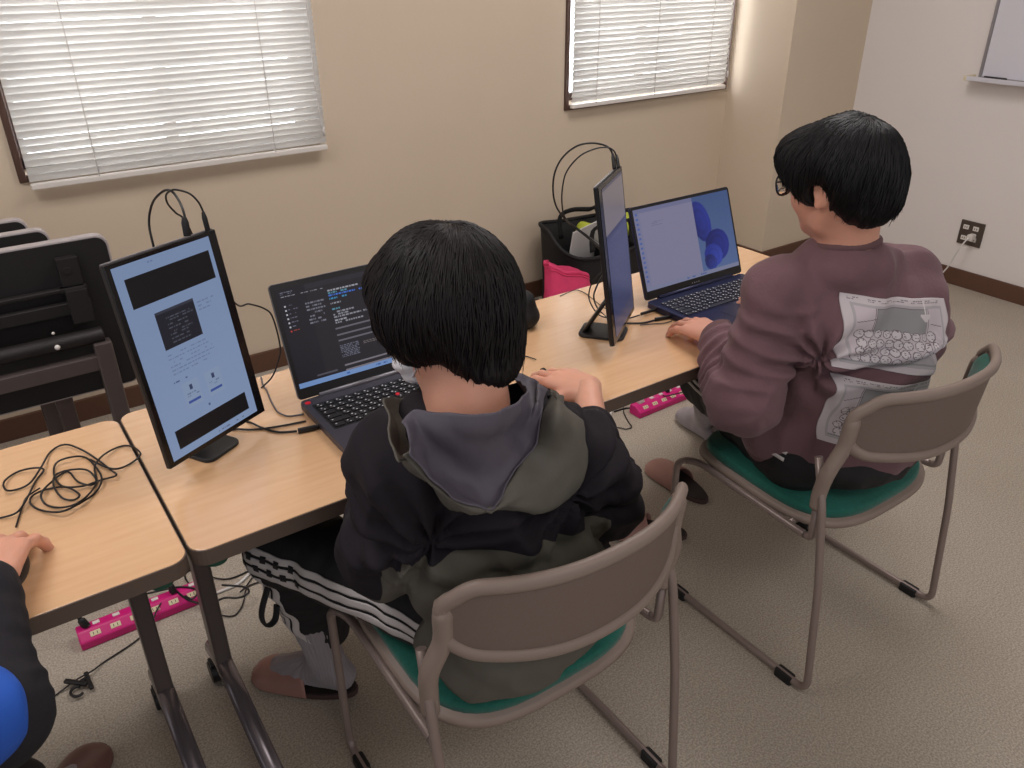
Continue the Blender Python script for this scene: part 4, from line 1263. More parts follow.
# face mask with ear loops
mk = Field(H1.c - 0.15, H1.c + 0.15, 0.003)
mk.ell(H1(0, 0.046, -0.062), (0.060, 0.064, 0.052), H1.R); mk.ell(H1(0, 0.075, -0.04), (0.030, 0.040, 0.03), H1.R, 0.02)
mk.ell(H1(0, -0.03, -0.05), (0.10, 0.062, 0.12), H1.R, 0.0, 'sub')
mo, _, _ = solid('face_mask', [mk], 'mask', P1, disp=lambda V: 0.0018 * np.sin(H1.loc(V)[:, 2] * 260))
for e in (-1, 1):
    pts = [H1(e * 0.056, 0.048, -0.045), H1(e * 0.072, 0.012, -0.022), H1(e * 0.084, -0.014, 0.004), H1(e * 0.088, -0.030, -0.012), H1(e * 0.080, -0.026, -0.040), H1(e * 0.070, 0.004, -0.062), H1(e * 0.054, 0.042, -0.082)]
    m = MB().tube([p - np.array(P1.location) for p in npath(pts, 5)], 0.0016, 6, r2=0.003); m.build('ear_loop', 'mask', mo)
# track trousers
TP = Field((.18, .74, .10), (.92, 1.56, .72), 0.005)
TP.ell((.61, .90, .545), (.175, .135, .10), None, .03)
TP.cap(hipL + (0, 0, -.005), knL, .088, .072, .04).cap(knL, anL + (0, 0, .09), .070, .052, .025)
TP.cap(hipR + (0, 0, -.005), knR, .088, .070, .04).cap(knR, anR + (0, 0, .09), .068, .052, .025)
TP.plane((0, 0, .165), (0, 0, -1))
def trouser_disp(V):
    return 0.004 * ridges(V, 16, ((0.5, 0.8, -0.2), 0.4), 3) + arm_rings(V, knL, anL, 4, .009, .06, 2) + arm_rings(V, hipL, knL, 5, .005, .08, 6) + .002 * noise3(V, 40, 4)
to, tv, tq = solid('track_trousers', [TP], 'track_black', P1, disp=trouser_disp)
tt = bvh(tv, tq)
for i, (s0, s1) in enumerate(((-0.035, -0.016), (-0.009, 0.007), (0.013, 0.026))):
    stripe('stripe', tt, hipL + V3(-.02, -.05, 0.0), knL + V3(0, .02, 0), (-0.95, -0.45, 0.12), s0, s1, 'stripe_white', to, 44)
    stripe('stripe', tt, knL + V3(0, .01, -0.01), anL + V3(0, 0, .07), (-0.95, -0.35, 0.1), s0 * 0.8, s1 * 0.8, 'stripe_white', to, 30)
for k in range(9):
    t = 0.70 + 0.035 * k; s = (-0.012, 0.010)[k % 2]
    stripe('dash', tt, hipL + V3(-.02, -.05, 0.0), knL + V3(0, .02, 0), (-0.95, -0.45, 0.12), s - .007, s + .007, 'track_black', to, 4, off=0.003, t0=t, t1=t + 0.026, m=2, wav=0.0)
st = MB().tube([V - V3(*P1.location) for V in map(np.array, npath([knL + V3(-.045, -.01, -.08), knL + V3(-.070, -.02, -.13), knL + V3(-.066, -.02, -.165), knL + V3(-.045, -.01, -.17), knL + V3(-.035, -.005, -.14)], 5))], 0.003, 6, r2=0.008)
st.build('hem_strap', 'track_black', to)
# socks and slippers
for a, dr, kn_ in ((anL, V3(-.66, .75, 0), knL), (anR, V3(0, 1, 0), knR)):
    S = Field(a - (.20, .22, .10), a + (.20, .22, .19), 0.003)
    S.cap(a + (kn_ - a) * .36, a + (0, 0, -.02), .044, .038, .02).cap(a + (0, 0, -.045) - dr * 0.03, a + dr * .12 + (0, 0, -.058), .034, .030, .02)
    S.cap(a + (0, 0, -.015), a + dr * .09 + (0, 0, -.045), .038, .028, .015)
    S.plane((0, 0, .022), (0, 0, -1))
    solid('sock', [S], 'sock', P1, disp=lambda V, a=a: 0.0012 * np.sin(np.arctan2(V[:, 1] - a[1], V[:, 0] - a[0]) * 42) + 0.003 * noise3(V, 38, 2))
slipper('', anL - V3(-.66, .75, 0) * 0.065, (-.66, .75), 0.265, P1)
slipper('', anR - V3(0, 1, 0) * 0.065, (0, 1), 0.265, P1)
# jacket
JK = Field((.18, .66, .42), (1.02, 1.20, 1.04), 0.0048)
JK.ell((.615, .895, .545), (.175, .165, .12), None, .04).ell((.54, .83, .53), (.105, .09, .09), None, .04).ell((.570, .890, .70), (.165, .130, .14), None, .04).ell((.515, .885, .84), (.150, .112, .11), None, .04)
JK.cap(shL + (.02, 0, .0), shR + (-.03, .0, -.005), .058, .054, .03).cap((.46, .86, .91), (.49, .855, .91), .050, .050, .03)
JK.cap(shL, elL + (0, -.01, .01), .056, .054, .03).cap(elL, elL + (0, .0, -.02), .054, .050, .03).cap(elL, wrL + (-.01, -.015, 0), .053, .043, .02)
JK.cap(shR, elR + (0, -.01, .01), .060, .060, .03).cap(elR, elR + (.02, -.01, -.035), .058, .050, .03).cap(elR, wrR + (elR - wrR) * 0.58, .056, .044, .02).cap(wrR + (elR - wrR) * 0.58, wrR + (elR - wrR) * 0.42, .042, .037, .01)
JK.plane((0, 0, .458), (0, 0, -1))
bx = np.array([.20, .339, .360, .391, .454, .50, .578, .70, .771, .86, 1.0]); bz_ = np.array([.66, .665, .703, .741, .744, .751, .738, .70, .669, .60, .5])
def jk_disp(V):
    d = 0.014 * ridges(V, 8, ((0.3, 0.1, -1.0), 0.35), 11) + 0.011 * ridges(V, 11, ((1.0, 0.2, -0.7), 0.3), 23) + 0.003 * noise3(V, 30, 5)
    d += arm_rings(V, shR, elR, 4, .016, .060, 1) + arm_rings(V, elR, wrR, 5, .014, .055, 8) + arm_rings(V, shL, elL, 4, .016, .058, 3) + arm_rings(V, elL, wrL, 4, .012, .055, 5)
    d += radial(V, (.43, .83, .78), 9, .014, .13, 4) + radial(V, (.66, .82, .78), 9, .014, .13, 7) + radial(V, (.80, .90, .70), 7, .010, .09, 9)
    d += -0.02 * np.exp(-((V[:, 2] - (.70 + .02 * noise3(V, 6, 2))) / .02) ** 2) * (V[:, 1] < .85) * 0.6
    return d
def jk_panel(C):
    zb = np.interp(C[:, 0], bx, bz_)
    sl = np.minimum(np.minimum(.75 - C[:, 0], 1.0 - C[:, 1]), np.maximum(C[:, 0] - .37, .63 - C[:, 2]))
    return np.minimum(zb - C[:, 2], sl)
jo, jv, jq = solid('jacket', [JK], 'jacket_two', P1, disp=jk_disp, panelfn=jk_panel)
# the hood lying open on the back: grey lining, olive outside
def net(rows):
    return [[np.array(at(u, v, y=y)) for (u, v, y) in r] for r in rows]
crump = lambda V: 0.0028 * ridges(V, 34, ((-.5, 0.2, -1), 0.5), 77) + 0.008 * ridges(V, 13, ((1, 0.2, -0.3), 0.5), 31) + 0.0025 * noise3(V, 34, 7)
lin_net = net([
    [(404, 424, 0.785), (414, 410, 0.790), (432, 412, 0.770), (452, 414, 0.750), (476, 414, 0.740), (500, 408, 0.745), (517, 399, 0.770), (525, 383, 0.805), (512, 368, 0.860)],
    [(404, 430, 0.770), (417, 424, 0.780), (434, 432, 0.760), (455, 438, 0.745), (478, 438, 0.737), (502, 431, 0.745), (522, 416, 0.770), (533, 396, 0.810), (527, 374, 0.865)],
    [(407, 440, 0.758), (420, 440, 0.768), (440, 455, 0.768), (462, 470, 0.763), (482, 470, 0.760), (503, 457, 0.763), (524, 433, 0.778), (536, 406, 0.783), (538, 380, 0.833)],
    [(410, 448, 0.753), (424, 455, 0.758), (443, 475, 0.758), (466, 492, 0.748), (488, 495, 0.744), (507, 476, 0.753), (527, 446, 0.773), (540, 413, 0.778), (546, 386, 0.833)],
    [(411, 452, 0.746), (426, 468, 0.739), (445, 488, 0.729), (468, 503, 0.722), (489, 508, 0.720), (508, 484, 0.739), (529, 448, 0.766), (541, 415, 0.774), (549, 388, 0.834)]])
hood = sheet('hood_lining', lin_net, 'hood_lining', P1, 5, 5, 0.002, disp=crump)
out_net = net([
    [(411, 452, .752), (426, 468, .745), (445, 488, .735), (468, 503, .728), (489, 508, .726), (508, 484, .745), (529, 448, .772), (541, 415, 0.780), (549, 388, 0.840)],
    [(403, 456, .752), (420, 474, .742), (442, 494, .730), (468, 508, .722), (494, 509, .719), (528, 492, .728), (550, 456, .752), (558, 418, 0.735), (558, 390, 0.800)],
    [(401, 459, .758), (418, 478, .748), (441, 498, .736), (470, 512, .728), (508, 512, .722), (548, 502, .728), (570, 466, .738), (572, 424, .762), (564, 394, .822)],
    [(400, 461, .775), (417, 480, .762), (440, 500, .750), (470, 514, .745), (515, 514, .738), (560, 510, .742), (584, 480, .752), (580, 430, .775), (566, 398, .828)],
    [(401, 460, .810), (418, 479, .795), (440, 500, .785), (470, 514, .780), (512, 515, .775), (556, 512, .780), (582, 482, .800), (580, 432, .815), (566, 400, .860)]])
hb = sheet('hood_shell', out_net, 'jacket_olive', P1, 5, 5, 0.0025, disp=crump)
flap_net = net([
    [(389, 397, .860), (397, 396, .885), (412, 399, .905), (436, 404, .915)],
    [(388, 412, .835), (398, 410, .865), (414, 412, .885), (436, 414, .895)],
    [(389, 428, .810), (398, 428, .830), (408, 430, .845), (420, 430, .86)],
    [(394, 446, .780), (401, 446, .795), (408, 446, .805), (418, 444, .82)],
    [(402, 458, .760), (407, 456, .768), (412, 454, .775), (420, 452, .79)]])
sheet('collar_flap', flap_net, 'jacket_olive', P1, 5, 4, 0.0025, disp=crump)
tg = MB()
pts = [at(544, 398, y=.832), at(548, 404, y=.828), at(543, 409, y=.822), at(551, 413, y=.818), at(558, 411, y=.822)]
tg.tube([np.array(p) + V3(0, -.014, .010) - V3(*P1.location) for p in npath(pts, 4)], 0.0022, 6)
for u_, v_, y_ in ((545, 399, .83), (549, 410, .82), (557, 413, .82)):
    tg.sph(np.array(at(u_, v_, y=y_)) + V3(0, -.014, .010) - V3(*P1.location), (0.0055, .0055, .005), 10, 8)
tg.build('cord_toggle', 'black_plastic', P1)

# ================================================================== person in the sweater
P2 = thing('person', 'person with glasses and a brown sweater printed on the back, at the right laptop', 'person', (1.53, 0.88, 0.0))
H2 = Head((1.402, .925, 1.130), 93, -13)
s2L, e2L, w2L = V3(1.295, .945, .905), V3(1.232, .945, .688), V3(1.318, 1.108, .748)
s2R, e2R, w2R = V3(1.590, .88, .900), V3(1.70, .95, .69), V3(1.64, 1.14, .752)
nb2 = V3(1.425, .90, .985)
h2L, k2L, a2L = V3(1.405, .92, .52), V3(1.53, 1.29, .497), V3(1.93, 1.62, .095)
h2R, k2R, a2R = V3(1.63, .90, .52), V3(1.74, 1.28, .495), V3(1.98, 1.50, .10)
B = Field((1.08, .70, .0), (2.04, 1.72, 1.06), 0.0065)
B.ell((1.535, .915, .55), (.145, .10, .09)).cap((1.53, .915, .58), (1.49, .91, .72), .09, .08, .03).cap((1.49, .91, .72), (1.46, .915, .86), .08, .08, .03)
B.cap(s2L, (1.42, .91, .915), .035, .04, .02).cap(s2R, (1.45, .91, .915), .035, .04, .02).cap((1.44, .91, .90), nb2, .06, .05, .03)
for a, b, c in ((s2L, e2L, w2L), (s2R, e2R, w2R)): B.cap(a, b, .038, .034, .01).cap(b, c, .034, .027, .01)
for a, b, c in ((h2L, k2L, a2L), (h2R, k2R, a2R)): B.cap(a, b, .078, .054, .04).cap(b, c, .046, .026, .02).cap(c, c + V3(.014, .10, -.055), .022, .018, .01)
hands = hand_field([
    dict(w=w2L, arm=w2L + (e2L - w2L) * 0.28, d=(0.16, 1, -0.08), u=(-0.05, 0, 1), side=1, curl=(0.22, 0.30, 0.25), spread=0.05),
    dict(w=w2R, arm=w2R + (e2R - w2R) * 0.28, d=(-0.25, 1, -0.08), side=-1, curl=(0.35, 0.35, 0.3))])
solid('body', [B, head_field(H2, nb2, .056)] + hands, 'skin', P2)
eyes(H2, P2)
hair(H2, P2, 'hair2',
     [((0, -0.008, 0.020), (0.093, 0.106, 0.090)), ((0, -0.033, -0.012), (0.088, 0.078, 0.066)), ((0, -0.062, -0.055), (0.060, 0.040, 0.043)), ((-0.060, 0.030, 0.010), (0.026, 0.046, 0.040)), ((0.060, 0.030, 0.010), (0.026, 0.046, 0.040)), ((0, 0.070, 0.046), (0.078, 0.045, 0.044))],
     [((0, 0.118, -0.048), (0.078, 0.074, 0.092)), ((0, 0.03, -0.105), (0.11, 0.072, 0.078)), ((-0.085, -0.004, -0.038), (0.020, 0.020, 0.034)), ((0.085, -0.004, -0.038), (0.020, 0.020, 0.034))], n=4200, seed=9,
     stop=lambda l: (l[1] > 0.05 and l[2] < -0.005) or l[2] < -0.082 or (l[1] > 0.012 and l[2] < -0.045) or (l[1] > -0.03 and l[2] < -0.03), tail=0.020)
# glasses
gm = MB(); g0 = V3(*P2.location)
def gp(x, y, z): return Hd2(x, y, z) - g0
Hd2 = H2
for e in (-1, 1):
    rim = [gp(e * 0.034 + 0.0255 * math.copysign(abs(math.cos(a)) ** 0.75, math.cos(a)), 0.104 - 0.10 * abs(0.034 + e * 0.0255 * math.cos(a)) ** 1.4, -0.008 + 0.0205 * math.copysign(abs(math.sin(a)) ** 0.8, math.sin(a))) for a in np.linspace(0, 2 * math.pi, 28, endpoint=False)]
    gm.tube(rim, 0.0019, 8, closed=True)
    gm.tube([gp(*p) for p in npath([(e * 0.060, 0.098, 0.0), (e * 0.070, 0.080, 0.002), (e * 0.078, 0.03, 0.004), (e * 0.081, -0.015, 0.004), (e * 0.080, -0.032, -0.012)], 5)], 0.0018, 6, r2=0.0028)
gm.tube([gp(-0.009, 0.103, -0.003), gp(0, 0.106, 0.001), gp(0.009, 0.103, -0.003)], 0.0018, 6)
gl = gm.build('glasses', 'black_plastic', P2)
for e in (-1, 1):
    n = 20; vs = [gp(e * 0.034, 0.103, -0.008)] + [gp(e * 0.034 + 0.0245 * math.copysign(abs(math.cos(a)) ** 0.75, math.cos(a)), 0.1035 - 0.10 * abs(0.034 + e * 0.0245 * math.cos(a)) ** 1.4, -0.008 + 0.0195 * math.copysign(abs(math.sin(a)) ** 0.8, math.sin(a))) for a in np.linspace(0, 2 * math.pi, n, endpoint=False)]
    vs2 = [v - (Hd2.R @ V3(0, 0.0012, 0)) for v in vs]; nn = len(vs)
    fs = [(0, 1 + i, 1 + (i + 1) % n) for i in range(n)] + [(nn, nn + 1 + (i + 1) % n, nn + 1 + i) for i in range(n)] + [(1 + i, nn + 1 + i, nn + 1 + (i + 1) % n, 1 + (i + 1) % n) for i in range(n)]
    MB().add(vs + vs2, fs, 0, True).build('lens', 'lens', gl)
# trousers with white piping
TP = Field((1.18, .72, .10), (2.05, 1.62, .70), 0.0052)
TP.ell((1.535, .885, .525), (.195, .165, .085), None, .03)
TP.cap(h2L + (0, 0, -.005), k2L, .088, .072, .04).cap(k2L, a2L + (0, 0, .09), .068, .052, .025)
TP.cap(h2R + (0, 0, -.005), k2R, .088, .070, .04).cap(k2R, a2R + (0, 0, .09), .066, .052, .025)
TP.plane((0, 0, .16), (0, 0, -1))
to2, tv, tq = solid('trousers', [TP], 'track_black', P2, disp=lambda V: 0.005 * ridges(V, 14, ((0.3, 0.9, -0.2), 0.4), 13) + arm_rings(V, h2L, k2L, 5, .006, .08, 6) + .002 * noise3(V, 40, 4))
tt = bvh(tv, tq)
for s0, s1 in ((-0.012, -0.004), (0.004, 0.012)):
    stripe('stripe', tt, h2L + V3(0, -.06, -.0), k2L, (-0.95, -0.25, 0.25), s0, s1, 'stripe_white', to2, 40, m=2)
for a, kn_ in ((a2L, k2L), (a2R, k2R)):
    S = Field(a - (.26, .26, .10), a + (.14, .22, .28), 0.0034); dr = V3(.14, .99, 0)
    S.cap(a + (kn_ - a) * .50, a + (0, 0, -.02), .046, .038, .02).cap(a + (0, 0, -.055) - dr * 0.03, a + dr * .12 + (0, 0, -.07), .034, .030, .02)
    S.cap(a + (0, 0, -.015), a + dr * .10 + (0, 0, -.052), .038, .028, .015)
    S.plane((0, 0, .003), (0, 0, -1))
    solid('sock', [S], 'sock', P2, disp=lambda V: 0.002 * noise3(V, 38, 2))
# sweater
SW = Field((1.04, .66, .44), (1.90, 1.24, 1.06), 0.0048)
Rz = np.array(Matrix.Rotation(math.radians(-14), 3, 'Z'))
SW.ell((1.545, .885, .57), (.190, .165, .12), None, .04).ell((1.545, .845, .80), (.130, .105, .15), None, .05).ell((1.44, .955, .545), (.115, .115, .085), None, .04).ell((1.52, .89, .70), (.180, .140, .14), Rz, .04).ell((1.455, .90, .85), (.175, .122, .12), Rz, .04)
SW.cap(s2L + (.01, 0, .005), s2R + (-.01, 0, .005), .062, .062, .03)
SW.cap(s2L, e2L + (0, -.01, .01), .060, .060, .03).cap(e2L, e2L + V3(.03, .0, -.03), .060, .052, .03).cap(e2L, w2L + (-.005, -.012, 0), .058, .040, .02)
SW.cap(s2R, e2R + (0, -.01, .01), .064, .062, .03).cap(e2R, w2R + (.005, -.015, 0), .060, .042, .02)
SW.ell(nb2 + (0, 0, -.024), (.096, .088, .040), None, .03)
SW.plane((0, 0, .475), (0, 0, -1))
ndir = np.array([-.34, -.94, 0.0])
def sw_disp(V):
    d = 0.012 * ridges(V, 8, ((0.5, 0.1, -1.0), 0.35), 41) + 0.006 * ridges(V, 13, ((-.6, 0.1, -1.0), 0.35), 17) + 0.0025 * noise3(V, 28, 5)
    d += arm_rings(V, s2L, e2L, 5, .016, .060, 1) + arm_rings(V, e2L, w2L, 6, .014, .055, 8) + arm_rings(V, s2R, e2R, 4, .012, .062, 3) + arm_rings(V, e2R, w2R, 4, .008, .06, 5)
    d += radial(V, (1.325, .845, .80), 9, .013, .11, 4) + radial(V, (1.62, .83, .80), 8, .010, .10, 7) + radial(V, (1.27, .99, .70), 7, .009, .09, 9)
    # the gathered folds across the small of the back
    back = (V[:, 1] < .86).astype(float)
    z1 = .765 + .10 * (V[:, 0] - 1.50) + .006 * noise3(V, 10, 3)
    d += back * (-0.016 * np.exp(-((V[:, 2] - z1) / .012) ** 2) + .010 * np.exp(-((V[:, 2] - z1 - .03) / .018) ** 2) + .008 * np.exp(-((V[:, 2] - z1 + .03) / .016) ** 2))
    return d
so, sv, sq = solid('sweater', [SW], ['sweater', 'rib'], P2, disp=sw_disp,
    matfn=lambda C, N: ((np.linalg.norm(C - w2L, axis=1) < .05) | (np.linalg.norm(C - w2R, axis=1) < .05) | (C[:, 2] < .51)).astype(int))
col = MB().tube([nb2 + V3(.060 * math.cos(a), .058 * math.sin(a) + .002, .014 - .012 * math.sin(a)) - g0 for a in np.linspace(0, 2 * math.pi, 40, endpoint=False)], 0.010, 10, closed=True, r2=0.008, up=(0, 0, 1))
col.build('collar', 'rib', so)
st_ = bvh(sv, sq)
# printed panels on the back
def crowd_print(seed, lower=False):
    H, W = 96, 150
    im = np.zeros((H, W, 3)); im[:] = (206, 196, 200); rs = random.Random(seed)
    line = (120, 108, 114); grey = (150, 148, 150); gl = (178, 172, 176)
    yy, xx = np.mgrid[0:H, 0:W]
    im[9:H - 7, 10:W - 7] = gl; im[12:H - 10, 13:W - 9] = (204, 192, 198)
    text_rows(im, 8, W - 10, 3, 8, 2, line, rs, 0.7, 1, 0.0)
    im[12:42, 38:116] = grey                            # a hanging grey board
    im[12:13, 38:116] = line; im[12:42, 38:39] = line
    for x in (36, 118): im[12:56, x:x + 1] = line
    for k in range(26): im[30 - k // 4, 14 + k] = line; 
    for k in range(18): im[30 + k // 6, 122 + k] = line
    # a simple lamp shape
    im[3:18, 112:114] = (226, 220, 222)
    m = (abs(xx - 113) < 9) & (yy > 17) & (yy < 27) & (abs(xx - 113) < (29 - yy)); im[m] = (214, 206, 208)
    for (cx, cy) in [(22 + 12.5 * i + (3 if r % 2 else 0), 45 + 11.5 * r) for r in range(4) for i in range(9)]:
        if cx > W - 18: continue
        cx += rs.uniform(-1.5, 1.5); cy += rs.uniform(-1, 1); r_ = rs.uniform(5.4, 6.8)
        d = np.hypot(xx - cx, (yy - cy) * 1.05)
        im[d < r_] = (214, 206, 210); im[(d < r_) & (d > r_ - 1.1)] = line
        for k in range(4):
            a, b = rs.uniform(-.6, .6) * r_, rs.uniform(-.6, .6) * r_
            im[int(cy + b) % H, int(cx + a) % W] = line; im[int(cy + b) % H, int(cx + a + 1) % W] = line
    m = (yy > 72) & (xx > 104) & (yy < 84) & (xx < 140); im[m] = gl
    im[72:73, 98:142] = line
    im[84:H - 9, 13:W - 9] = grey; im[86:88, 13:W - 9] = gl
    im[:, :1] = (190, 180, 184); im[:, -1:] = (190, 180, 184)
    return im
def on_back(u, v):
    o = Vector((0, 0, CAM_Z)); d = Vector(at(u, v, y=1.0)) - o
    h = st_.ray_cast(o, d.normalized())[0]
    return np.array(h if h is not None else at(u, v, y=.745))
def panel(img, TLp, TRp, BLp, BRp, name):
    TLp, TRp, BLp, BRp = [on_back(*p) for p in (TLp, TRp, BLp, BRp)]
    nd = V3(.30, .95, -.05); nd /= np.linalg.norm(nd)
    def fn(u, v):
        p = (TLp * (1 - u) + TRp * u) * v + (BLp * (1 - u) + BRp * u) * (1 - v)
        hit = st_.ray_cast(Vector(p - nd * 0.15), Vector(nd), 0.5)
        q = np.array(hit[0]) if hit[0] is not None else p
        return q - nd * 0.0022 - g0
    o = picture(name, img, fn, 'print', so)
    s = o.modifiers.new('thickness', 'SOLIDIFY'); s.thickness = 0.0006; s.offset = 0
    return o
panel(crowd_print(2), (839, 292), (943, 298), (831, 366), (938, 372), 'back_print')
panel(crowd_print(5), (829, 372), (937, 378), (816, 438), (908, 452), 'back_print')
for k, (heel, td, lb) in enumerate((((1.650, 1.345), (0.02, 1), 'empty brown slipper pointing at the table, beside the front leg of the right chair'),
                        ((1.485, 1.265), (-.72, .69), 'empty brown slipper nearer the hooded person, mostly hidden by that chair back'))):
    slipper(lb, heel, td, 0.26)

# ================================================================== person at the left edge
P3 = thing('person', 'person cut off at the left edge, black sleeve and blue top, hand on a mouse', 'person', (-.40, .80, 0.0))
H3 = Head((-.44, .80, 1.13), 88, -16)
s3R, e3R, w3R = V3(-.27, .76, .90), V3(-.140, .955, .665), V3(-.108, 1.125, .752)
s3L, e3L, w3L = V3(-.62, .74, .93), V3(-.70, .90, .68), V3(-.58, 1.12, .75)
nb3 = V3(-.44, .77, .99)
h3L, k3L, a3L = V3(-.50, .82, .525), V3(-.50, 1.22, .50), V3(-.50, 1.36, .095)
h3R, k3R, a3R = V3(-.33, .82, .525), V3(-.30, 1.17, .50), V3(-.200, 1.325, .085)
B = Field((-.82, .58, .0), (.08, 1.60, 1.08), 0.0072)
B.ell((-.42, .82, .55), (.14, .095, .08)).cap((-.42, .82, .58), (-.43, .80, .74), .08, .08, .03).cap((-.43, .80, .74), (-.44, .79, .88), .08, .075, .03)
B.cap(s3L, (-.44, .78, .90), .034, .04, .02).cap(s3R, (-.44, .78, .90), .034, .04, .02).cap((-.44, .78, .88), nb3, .05, .046, .02)
for a, b, c in ((s3L, e3L, w3L), (s3R, e3R, w3R)): B.cap(a, b, .036, .034, .01).cap(b, c, .034, .027, .01)
for a, b, c in ((h3L, k3L, a3L), (h3R, k3R, a3R)): B.cap(a, b, .078, .054, .04).cap(b, c, .046, .026, .02).cap(c, c + V3(.06, .07, -.045), .022, .018, .01)
hands = hand_field([
    dict(w=w3R, arm=w3R + (e3R - w3R) * 0.28, d=(0.24, 1, -0.10), u=(-.10, 0, 1), side=-1, scale=1.1, curl=(0.35, 0.50, 0.35), spread=0.11, fan=-0.14),
    dict(w=w3L, arm=w3L + (e3L - w3L) * 0.28, d=(0.2, 1, -0.08), side=1, curl=(0.35, 0.35, 0.3))])
solid('body', [B, head_field(H3, nb3, .056, 0.0032)] + hands, 'skin', P3)
eyes(H3, P3)
hair(H3, P3, 'hair2', [((0, -0.008, 0.026), (0.100, 0.110, 0.098)), ((0, -0.035, -0.012), (0.092, 0.080, 0.068)), ((0, -0.064, -0.05), (0.062, 0.040, 0.045))],
     [((0, 0.118, -0.048), (0.078, 0.074, 0.092)), ((0, 0.03, -0.105), (0.11, 0.072, 0.078))], n=500, seed=12,
     stop=lambda l: (l[1] > 0.05 and l[2] < -0.005) or l[2] < -0.08 or (l[1] > 0.0 and l[2] < -0.03), h=0.005)
TP = Field((-.66, .64, .10), (.04, 1.52, .70), 0.0065)
TP.ell((-.42, .80, .535), (.18, .145, .095), None, .03)
TP.cap(h3L, k3L, .086, .070, .04).cap(k3L, a3L + (0, 0, .08), .066, .052, .025).cap(h3R, k3R, .086, .068, .04).cap(k3R, a3R + (0, 0, .08), .064, .050, .025)
TP.plane((0, 0, .15), (0, 0, -1))
solid('trousers', [TP], 'track_black', P3, disp=lambda V: 0.004 * ridges(V, 14, ((0.3, 0.9, -0.2), 0.4), 13))
SL = Field((-.36, .60, .54), (.06, 1.20, 1.0), 0.0045)
SL.cap(s3R, e3R, .052, .054, .03).cap(e3R, e3R + V3(.01, .02, -.01), .055, .055, .03).cap(e3R, w3R + V3(-.004, -.02, 0), .056, .044, .03)
S2_ = Field((-.80, .60, .54), (-.48, 1.20, 1.0), 0.006)
S2_.cap(s3L, e3L, .055, .056, .03).cap(e3L, w3L + V3(0, -.02, 0), .056, .042, .03)
solid('undershirt', [SL, S2_], 'knit_black', P3, disp=lambda V: arm_rings(V, e3R, w3R, 6, .008, .055, 3) + arm_rings(V, s3R, e3R, 5, .008, .055, 5) + .002 * noise3(V, 35, 3))
VS = Field((-.80, .56, .46), (-.02, 1.04, 1.08), 0.005)
VS.ell((-.42, .81, .58), (.180, .150, .12), None, .05).ell((-.43, .80, .70), (.175, .135, .15), None, .05).ell((-.44, .79, .85), (.17, .12, .12), None, .05).ell(nb3 + (0, 0, -.025), (.092, .085, .042), None, .03).cap(s3L, s3R, .06, .06, .03)
VS.cap(s3R + V3(-.03, .01, 0), s3R + (e3R - s3R) * 0.80, .064, .068, .04).cap(s3L, s3L + (e3L - s3L) * 0.55, .064, .066, .04)
VS.plane((0, 0, .48), (0, 0, -1))
solid('shirt', [VS], 'shirt_blue', P3, disp=lambda V: 0.006 * ridges(V, 9, ((0.3, 0.1, -1.0), 0.35), 11) + .002 * noise3(V, 30, 3))
for a, kn_ in ((a3L, k3L), (a3R, k3R)):
    S = Field(a - (.18, .18, .10), a + (.16, .22, .19), 0.004); dr = V3(.65, .76, 0) if a is a3R else V3(0, 1, 0)
    S.cap(a + (kn_ - a) * .34, a + (0, 0, -.02), .044, .038, .02).cap(a + (0, 0, -.045) - dr * 0.03, a + dr * .12 + (0, 0, -.058), .032, .028, .02)
    S.cap(a + (0, 0, -.015), a + dr * .09 + (0, 0, -.045), .038, .028, .015)
    S.plane((0, 0, .022), (0, 0, -1))
    solid('sock', [S], 'sock', P3)
slipper('', a3R - V3(.65, .76, 0) * 0.07, (.65, .76), 0.285, P3, 'shoe_brown')
slipper('', a3L - V3(.0, 1, 0) * 0.07, (.0, 1), 0.275, P3, 'shoe_brown')
# ------------------------------------------------------------------ mice
def mouse(label, loc, rz):
    r = thing('computer_mouse', label, 'mouse', loc, rz)
    F = Field((-.045, -.065, -.01), (.045, .065, .045), 0.0016)
    F.ell((0, -.004, .008), (.029, .052, .026), None, .004); F.plane((0, 0, .001), (0, 0, -1))
    V, Q = F.mesh(); V = relax(V, Q, 1)
    MB().add(V, [tuple(int(i) for i in q) for q in Q], 0, True).build('shell', 'black_plastic', r)
    MB().cyl((-.0035, .028, .0295), (.0035, .028, .0295), .007, 14).build('scroll_wheel', 'rubber', r)
    return r
mouse('black mouse under the right hand of the person in the hooded jacket', (0.925, 1.195, TH), 0.12)
mouse('black mouse under the hand at the left edge', (-0.085, 1.205, TH), -0.2)

# ------------------------------------------------------------------ cables on the tables
def pl(pts, **k): return [at(u, v, **k) for u, v in pts]
zt = TH + 0.003
cz = [(0, 505), (60, 485), (95, 440), (130, 370), (160, 328), (120, 322), (60, 338), (15, 372), (22, 402), (62, 400), (110, 376), (150, 320), (185, 262), (235, 236), (292, 252), (350, 286), (402, 326), (425, 348), (368, 366), (300, 388), (228, 388), (198, 348), (205, 305), (250, 284), (310, 282), (352, 320), (372, 362), (350, 410), (290, 452), (220, 482), (150, 476), (112, 452), (118, 424), (170, 400), (240, 392), (290, 418), (270, 438), (226, 430), (196, 384), (206, 345), (262, 328), (320, 330), (352, 366), (330, 384), (285, 372), (245, 335), (180, 380), (150, 420), (170, 456), (230, 466), (300, 440), (352, 378), (346, 320), (376, 276), (436, 244), (482, 243), (514, 270), (482, 302), (432, 324), (386, 318), (330, 290)]
P = []
for i, (x, y) in enumerate(cz):
    q = at(x / 3.657, 380 + y / 3.657, z=zt + 0.0035 * (i % 3)); P.append(q)
cable('coiled_cable', 'long loose tangle of thin dark cable on the left table', P, 0.0018, k=6)
